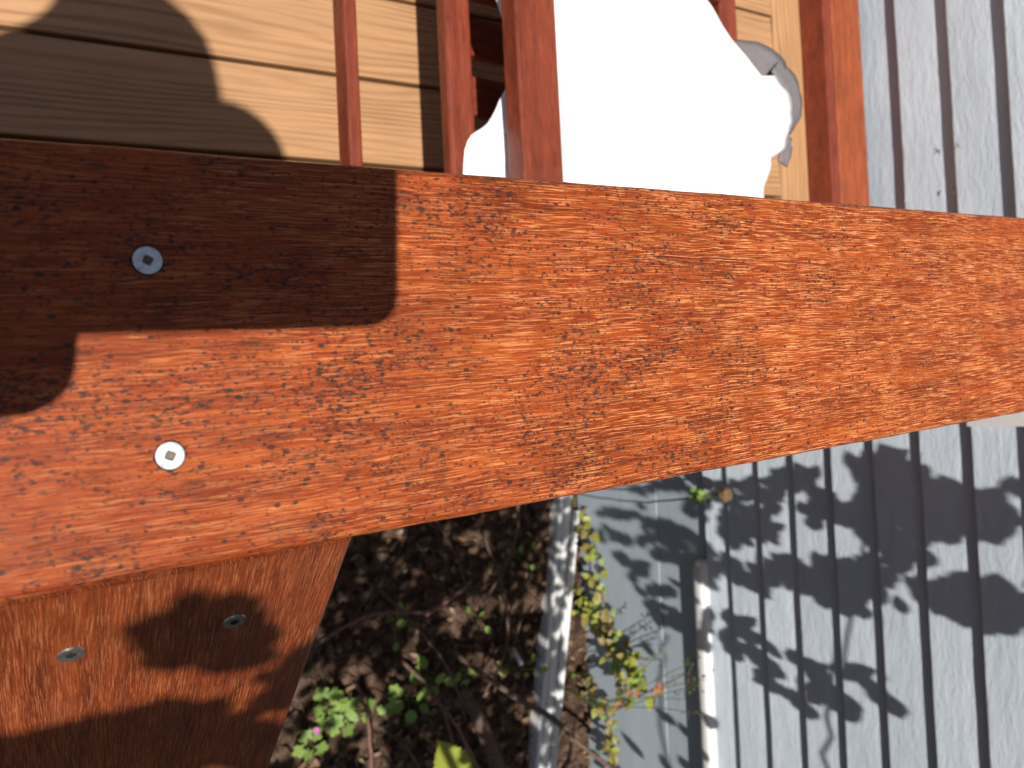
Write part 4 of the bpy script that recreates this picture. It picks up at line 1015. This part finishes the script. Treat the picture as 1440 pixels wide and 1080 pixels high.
RAIL_LEAVES = [(-0.323,-0.203,1.75,0.03,83), (-0.298,-0.208,1.7,0.03,131), (-0.302,-0.207,1.736,0.03,76), (-0.299,-0.221,1.735,0.03,35), (-0.27,-0.207,1.693,0.03,117), (-0.256,-0.216,1.667,0.03,125), (-0.303,-0.218,1.694,0.03,84), (-0.289,-0.228,1.696,0.03,25), (-0.255,-0.226,1.651,0.03,81), (-0.292,-0.192,1.708,0.03,152), (-0.275,-0.194,1.699,0.03,85), (-0.301,-0.204,1.694,0.03,52), (-0.308,-0.206,1.735,0.03,19), (-0.32,-0.21,1.729,0.03,161), (-0.382,-0.257,1.7,0.036,170), (-0.378,-0.262,1.712,0.036,111), (-0.38,-0.275,1.733,0.036,68), (-0.37,-0.276,1.734,0.036,83), (-0.362,-0.265,1.749,0.036,42), (-0.36,-0.268,1.772,0.036,81), (-0.337,-0.268,1.744,0.036,176), (-0.287,-0.265,1.656,0.036,133), (-0.27,-0.278,1.639,0.036,99), (-0.369,-0.288,1.743,0.036,105), (-0.357,-0.29,1.744,0.036,127), (-0.345,-0.294,1.743,0.036,109), (-0.292,-0.292,1.641,0.036,113), (-0.304,-0.313,1.706,0.036,13), (-0.248,-0.309,1.604,0.036,161), (-0.231,-0.323,1.585,0.036,22), (-0.273,-0.271,1.698,0.036,115), (-0.297,-0.266,1.78,0.036,68), (-0.287,-0.262,1.783,0.036,46), (-0.24,-0.262,1.685,0.036,86), (-0.273,-0.28,1.733,0.036,48), (-0.234,-0.281,1.652,0.036,58), (-0.257,-0.275,1.674,0.036,87), (-0.28,-0.321,1.706,0.036,131), (-0.265,-0.331,1.636,0.036,74), (-0.355,-0.275,1.639,0.036,143), (-0.383,-0.299,1.736,0.036,177), (-0.342,-0.304,1.674,0.036,133), (-0.332,-0.316,1.689,0.036,54), (-0.258,-0.35,1.617,0.036,128), (-0.395,-0.271,1.795,0.042,52), (-0.396,-0.279,1.816,0.042,158), (-0.392,-0.278,1.817,0.042,22), (-0.357,-0.28,1.753,0.042,145), (-0.333,-0.282,1.718,0.042,87), (-0.344,-0.286,1.759,0.042,21), (-0.344,-0.299,1.787,0.042,142), (-0.302,-0.296,1.706,0.042,128), (-0.322,-0.314,1.774,0.042,74), (-0.414,-0.259,1.774,0.042,57), (-0.404,-0.266,1.757,0.042,127), (-0.395,-0.269,1.747,0.042,14), (-0.401,-0.277,1.775,0.042,139), (-0.369,-0.275,1.718,0.042,18), (-0.357,-0.277,1.708,0.042,64), (-0.344,-0.285,1.693,0.042,107), (-0.365,-0.295,1.761,0.042,99), (-0.358,-0.303,1.768,0.042,17), (-0.34,-0.303,1.741,0.042,142), (-0.325,-0.304,1.725,0.042,59), (-0.307,-0.319,1.704,0.042,159), (-0.309,-0.322,1.728,0.042,22), (-0.277,-0.325,1.68,0.042,155), (-0.254,-0.334,1.648,0.042,46), (-0.43,-0.277,1.797,0.042,142), (-0.422,-0.282,1.783,0.042,85), (-0.427,-0.293,1.813,0.042,162), (-0.394,-0.29,1.747,0.042,148), (-0.411,-0.302,1.801,0.042,6), (-0.384,-0.303,1.759,0.042,28), (-0.361,-0.298,1.719,0.042,16), (-0.368,-0.316,1.753,0.042,71), (-0.363,-0.318,1.759,0.042,152), (-0.331,-0.319,1.709,0.042,162), (-0.307,-0.339,1.715,0.042,27), (-0.275,-0.342,1.662,0.042,23), (-0.275,-0.36,1.683,0.042,35), (-0.427,-0.287,1.773,0.042,70), (-0.431,-0.298,1.794,0.042,158), (-0.386,-0.293,1.702,0.042,27), (-0.392,-0.303,1.727,0.042,60), (-0.39,-0.311,1.737,0.042,150), (-0.39,-0.318,1.756,0.042,73), (-0.363,-0.318,1.706,0.042,44), (-0.364,-0.331,1.725,0.042,114), (-0.33,-0.326,1.668,0.042,74), (-0.329,-0.341,1.682,0.042,30), (-0.295,-0.337,1.627,0.042,21), (-0.306,-0.351,1.668,0.042,9), (-0.299,-0.361,1.685,0.042,41), (-0.281,-0.367,1.664,0.042,28), (-0.277,-0.389,1.683,0.042,3), (-0.251,-0.252,1.721,0.036,48), (-0.242,-0.263,1.709,0.036,25), (-0.24,-0.274,1.696,0.036,125), (-0.244,-0.281,1.689,0.036,125), (-0.237,-0.293,1.676,0.036,44), (-0.261,-0.248,1.725,0.036,106)]

shrub = empty('garden_shrub', (.75, -2.15, GZ)); tag(shrub, 'leafy garden shrub whose shadows dapple the wall and the soil', 'shrub')
B4 = Vector((.75, -2.15, GZ))
def limb(name, pts, r0, r1):
    P = smooth_path(pts, 6, .006); bm = bmesh.new()
    tube(bm, [p - B4 for p in P], [r0 + (r1 - r0) * i / (len(P) - 1) for i in range(len(P))], 7)
    return from_bm(name, bm, M_BARK, shrub, True)
limb('trunk', [B4, (.74, -2.1, -.6), (.70, -2.0, .1), (.62, -1.85, .60)], .05, .03)
limb('branch', [(.70, -2.0, .1), (.95, -1.98, .6), (1.2, -1.85, .85), (1.28, -1.55, .92)], .02, .007)
limb('branch', [(1.28, -1.55, .92), (1.31, -1.2, .93), (1.33, -.9, .98), (1.36, -.5, 1.10)], .005, .003)
limb('branch', [(1.2, -1.85, .85), (1.18, -1.5, .62), (1.20, -1.2, .58), (1.24, -1.05, .55)], .005, .003)
limb('branch', [(.62, -1.85, .60), (.45, -1.5, .74), (.25, -1.0, .78), (.10, -.72, .80)], .02, .006)
limb('branch', [(.62, -1.85, .60), (.75, -1.4, .74), (.80, -.95, .76), (.75, -.70, .78)], .018, .005)
limb('branch', [(.45, -1.5, .74), (.05, -1.2, .95), (-.15, -.65, 1.15), (-.17, -.20, 1.32)], .014, .004)
lv = [ovate_verts(1, w, .12, .12, 4) for w in (.5, .6, .7)]
def crown(name, leaves):
    bm = bmesh.new()
    for (x, y, z, L, ang) in leaves:
        nrm = (-SUN + Vector([random.uniform(-.35, .35) for _ in range(3)])).normalized()
        e1 = Vector((0, 1, 0)); e1 = (e1 - nrm * e1.dot(nrm)).normalized(); e2 = nrm.cross(e1)
        d = e1 * math.cos(R(ang)) + e2 * math.sin(R(ang))
        vf = random.choice(lv)
        m = frame(Vector((x, y, z)) - d * L * .5 - B4, d, nrm, L)
        vv = [bm.verts.new(m @ Vector(v)) for v in vf[0]]
        for f_ in vf[1]: bm.faces.new([vv[k] for k in f_])
    return from_bm(name, bm, M_TREE, shrub, True)
crown('foliage', WALL_LEAVES)
crown('foliage', RAIL_LEAVES)
bed = []
while len(bed) < 4300:
    x, y = random.uniform(.30, 1.78), random.uniform(-1.85, -.30)
    if x > 1.74 + .225 * (y + .05) + .15: continue
    if x > 1.74 + .225 * (y + .05) - .02 and random.random() < .45: continue
    c = mnoise.fractal(Vector((x * 7, y * 7, 4)), 1.0, 2.0, 3)
    if c > random.uniform(.02, .5): continue
    if x < .95 and -1.06 < y < -.82 and random.random() < .93: continue
    if abs(x - 1.11) < .07 and abs(y + .86) < .06: continue
    h = 1.93 + random.uniform(-.05, .16)
    bed.append((x - .42 * h, y - .135 * h, GZ + h, random.uniform(.035, .07), random.uniform(0, 360)))
crown('foliage', bed)
far = []  # unseen extra crown, added to block sky light from wall and soil
while len(far) < 5000:
    v = Vector([random.uniform(-1, 1) for _ in range(3)])
    if v.length > 1 or v.length < .35: continue
    q = Vector((-.3, -2.75, 1.15)) + Vector((v.x * 1.3, v.y * .85, v.z * 1.25)) * (1 + .25 * mnoise.noise(v * 2.5))
    far.append((q.x, q.y, q.z, random.uniform(.06, .11), random.uniform(0, 360)))
crown('foliage', far)
limb('branch', [(.70, -2.0, .1), (.45, -2.3, .55), (.1, -2.6, .9), (-.3, -2.7, 1.5)], .03, .01)  # limb carrying the added sky-blocking crown
# house eave high above, unseen, added to block sky light
added_eave = box_obj('added_eave', (-.45, YA - .05, 2.26), (.12, YB + .05, 2.36), M_WHITE, wall, .004)

# ================================================================== PHOTOGRAPHER (only the shadow falls into the picture)
def CP(a, b, c): return EYE + ax * a + up * b - fw * c
ph = empty('phone', CP(-.06, .024, .006)); tag(ph, 'black phone held over the cap board by the photographer', 'phone')
ph.matrix_world = Matrix.Translation(CP(-.0605, .024, .0062)) @ M.to_3x3().to_4x4()
def rrect(w, h, r, z0, z1, n=8):
    bm = bmesh.new(); a, b = [], []
    for cx_, cy_, s0 in ((w / 2 - r, h / 2 - r, 0), (-w / 2 + r, h / 2 - r, 90), (-w / 2 + r, -h / 2 + r, 180), (w / 2 - r, -h / 2 + r, 270)):
        for i in range(n + 1):
            t = R(s0 + 90 * i / n); p = (cx_ + r * math.cos(t), cy_ + r * math.sin(t))
            a.append(bm.verts.new((*p, z0))); b.append(bm.verts.new((*p, z1)))
    m = len(a); bm.faces.new(a[::-1]); bm.faces.new(b)
    for i in range(m): bm.faces.new((a[i], a[(i + 1) % m], b[(i + 1) % m], b[i]))
    return bm
from_bm('case', rrect(.146, .073, .0125, -.004, .004), M_PHONE, ph)
from_bm('screen', rrect(.138, .066, .009, .0041, .0046), M_GLASS, ph)

def skin(name, chains, mat, parent, sub=2, root=0):
    """chains: lists of (point, radius); points shared between chains join them"""
    vs, es, rad = [], [], []
    idx = {}
    for ch in chains:
        prev = None
        for p, r in ch:
            k = tuple(round(c, 4) for c in p)
            if k not in idx:
                idx[k] = len(vs); vs.append(Vector(p)); rad.append(r)
            i = idx[k]
            if prev is not None: es.append((prev, i))
            prev = i
    me = bpy.data.meshes.new(name); me.from_pydata(vs, es, [])
    o = link(name, me, None, parent)
    md = o.modifiers.new('skin', 'SKIN'); md.use_smooth_shade = True
    for i, d in enumerate(me.skin_vertices[0].data):
        r = rad[i]; d.radius = r if isinstance(r, tuple) else (r, r); d.use_root = (i == root)
    sm = o.modifiers.new('smooth', 'SUBSURF'); sm.levels = sm.render_levels = sub
    me.materials.append(mat)
    return o
person = empty('person', (-.565, .24, 0)); tag(person, 'person in grey shirt and dark trousers leaning over the railing with a phone', 'person')
def W(x, y, z): return Vector((x + .50, y - .26, z))
pel = (W(-.52, .25, .93), .125)
neck = (W(-.455, .235, 1.44), .052)
chest = (W(-.49, .235, 1.26), .115)
rw = CP(-.190, -.030, .020) - Vector((-.565, .24, 0)); palm = CP(-.138, -.026, .012) - Vector((-.565, .24, 0))
def H(a, b, c): return CP(a, b, c) - Vector((-.565, .24, 0))
rsh = (W(-.46, .085, 1.37), .055); lsh = (W(-.365, .375, 1.385), .048)
body = [
    [pel, (W(-.51, .24, 1.08), .112), chest, (W(-.475, .215, 1.37), .078), neck, (W(-.435, .24, 1.50), .058), (W(-.415, .245, 1.57), .083), (W(-.405, .245, 1.635), .088), (W(-.415, .245, 1.69), .062)],
    [(W(-.415, .245, 1.57), .083), (W(-.315, .245, 1.572), .014)],
    [(W(-.475, .215, 1.37), .078), rsh, (W(-.45, .03, 1.18), .042), (W(-.40, -.01, 1.075), .036), (W(-.28, -.03, 1.10), .030), (rw, .025), (palm, .020)],
    [(W(-.475, .215, 1.37), .078), lsh, (W(-.315, .60, 1.37), .040), (W(-.305, .74, 1.35), .040), (W(-.34, .92, 1.22), .033), (W(-.38, 1.02, 1.12), .025), (W(-.375, 1.06, 1.07), .022)],
    [pel, (W(-.52, .34, .86), .085), (W(-.50, .35, .50), .060), (W(-.53, .35, .10), .040), (W(-.53, .35, .045), .036), (W(-.41, .36, .032), .030)],
    [pel, (W(-.52, .17, .86), .085), (W(-.50, .17, .50), .060), (W(-.53, .17, .10), .040), (W(-.53, .17, .045), .036), (W(-.41, .165, .032), .030)],
]
for a in (-.104, -.119, -.134, -.148):
    L = {-.104: .012, -.119: .018, -.134: .014, -.148: .004}[a]
    body.append([(palm, .020), (H(a, -.028, .006), .0105), (H(a + .002, -.026, -.010), .0095), (H(a + .003, -.008, -.0155), .0082), (H(a + .004, L, -.0135), .0075)])
body.append([(palm, .020), (H(-.128, -.018, .024), .012), (H(-.108, -.004, .022), .0095), (H(-.092, .010, .0185), .0085)])
lh = W(-.375, 1.06, 1.07)
for k, (dx, dy) in enumerate(((.03, .02), (.012, .035), (-.008, .038), (-.026, .03))):
    body.append([(lh, .022), (lh + Vector((dx * .7, dy * .5, -.04)), .0095), (lh + Vector((dx * .9, dy * .7, -.075)), .0085), (lh + Vector((dx, dy * .5, -.10)), .0075)])
body.append([(lh, .022), (lh + Vector((.035, -.01, -.02)), .010), (lh + Vector((.05, -.01, -.05)), .0085)])
skin('body', body, M_SKIN, person, 2)
skin('shirt', [[(W(-.515, .245, .96), .137), (W(-.51, .24, 1.08), .125), (W(-.49, .235, 1.26), .118), (W(-.475, .215, 1.37), .086), (W(-.458, .235, 1.425), .066)],
               [(W(-.475, .215, 1.37), .086), (rsh[0], .066), (W(-.45, .03, 1.18), .055)],
               [(W(-.475, .215, 1.37), .086), (lsh[0], .056), (W(-.315, .60, 1.37), .048)]], M_SHIRT, person, 2)
skin('trousers', [[(W(-.52, .25, .985), .132), (W(-.52, .25, .92), .138), (W(-.52, .345, .84), .098), (W(-.50, .35, .50), .074), (W(-.53, .35, .12), .056)],
                  [(W(-.52, .25, .92), .138), (W(-.52, .165, .84), .098), (W(-.50, .17, .50), .074), (W(-.53, .17, .12), .056)]], M_JEANS, person, 2)
bm = bmesh.new(); r_ = bmesh.ops.create_icosphere(bm, subdivisions=3, radius=.104)
kill = []
for v in r_['verts']:
    if v.co.x > .045 and v.co.z < .05 or v.co.z < -.075: kill.append(v)
    v.co = Vector((v.co.x * 1.02, v.co.y * 1.5, v.co.z * 1.08)) * (1 + .04 * mnoise.noise(v.co * 40)) + W(-.425, .265, 1.632)
bmesh.ops.delete(bm, geom=kill, context='VERTS')
from_bm('hair', bm, M_HAIR, person, True)
for dy in (-.032, .032):
    bm = bmesh.new(); r_ = bmesh.ops.create_icosphere(bm, subdivisions=2, radius=.012)
    for v in r_['verts']: v.co += W(-.332, .245 + dy, 1.605)
    from_bm('eye', bm, M_GLASS, person, True)

bm = bmesh.new(); r_ = bmesh.ops.create_icosphere(bm, subdivisions=3, radius=1.0)
for v in r_['verts']: v.co = Vector((v.co.x * .085, v.co.y * .060, v.co.z * .010 - .15 * v.co.x * v.co.x * .06)) 
o = from_bm('cap_visor', bm, M_JEANS, person, True)
o.location = Vector((-.365, .168, 1.655)) - Vector((-.565, .24, 0)); o.rotation_euler = (0, R(8), R(-38))
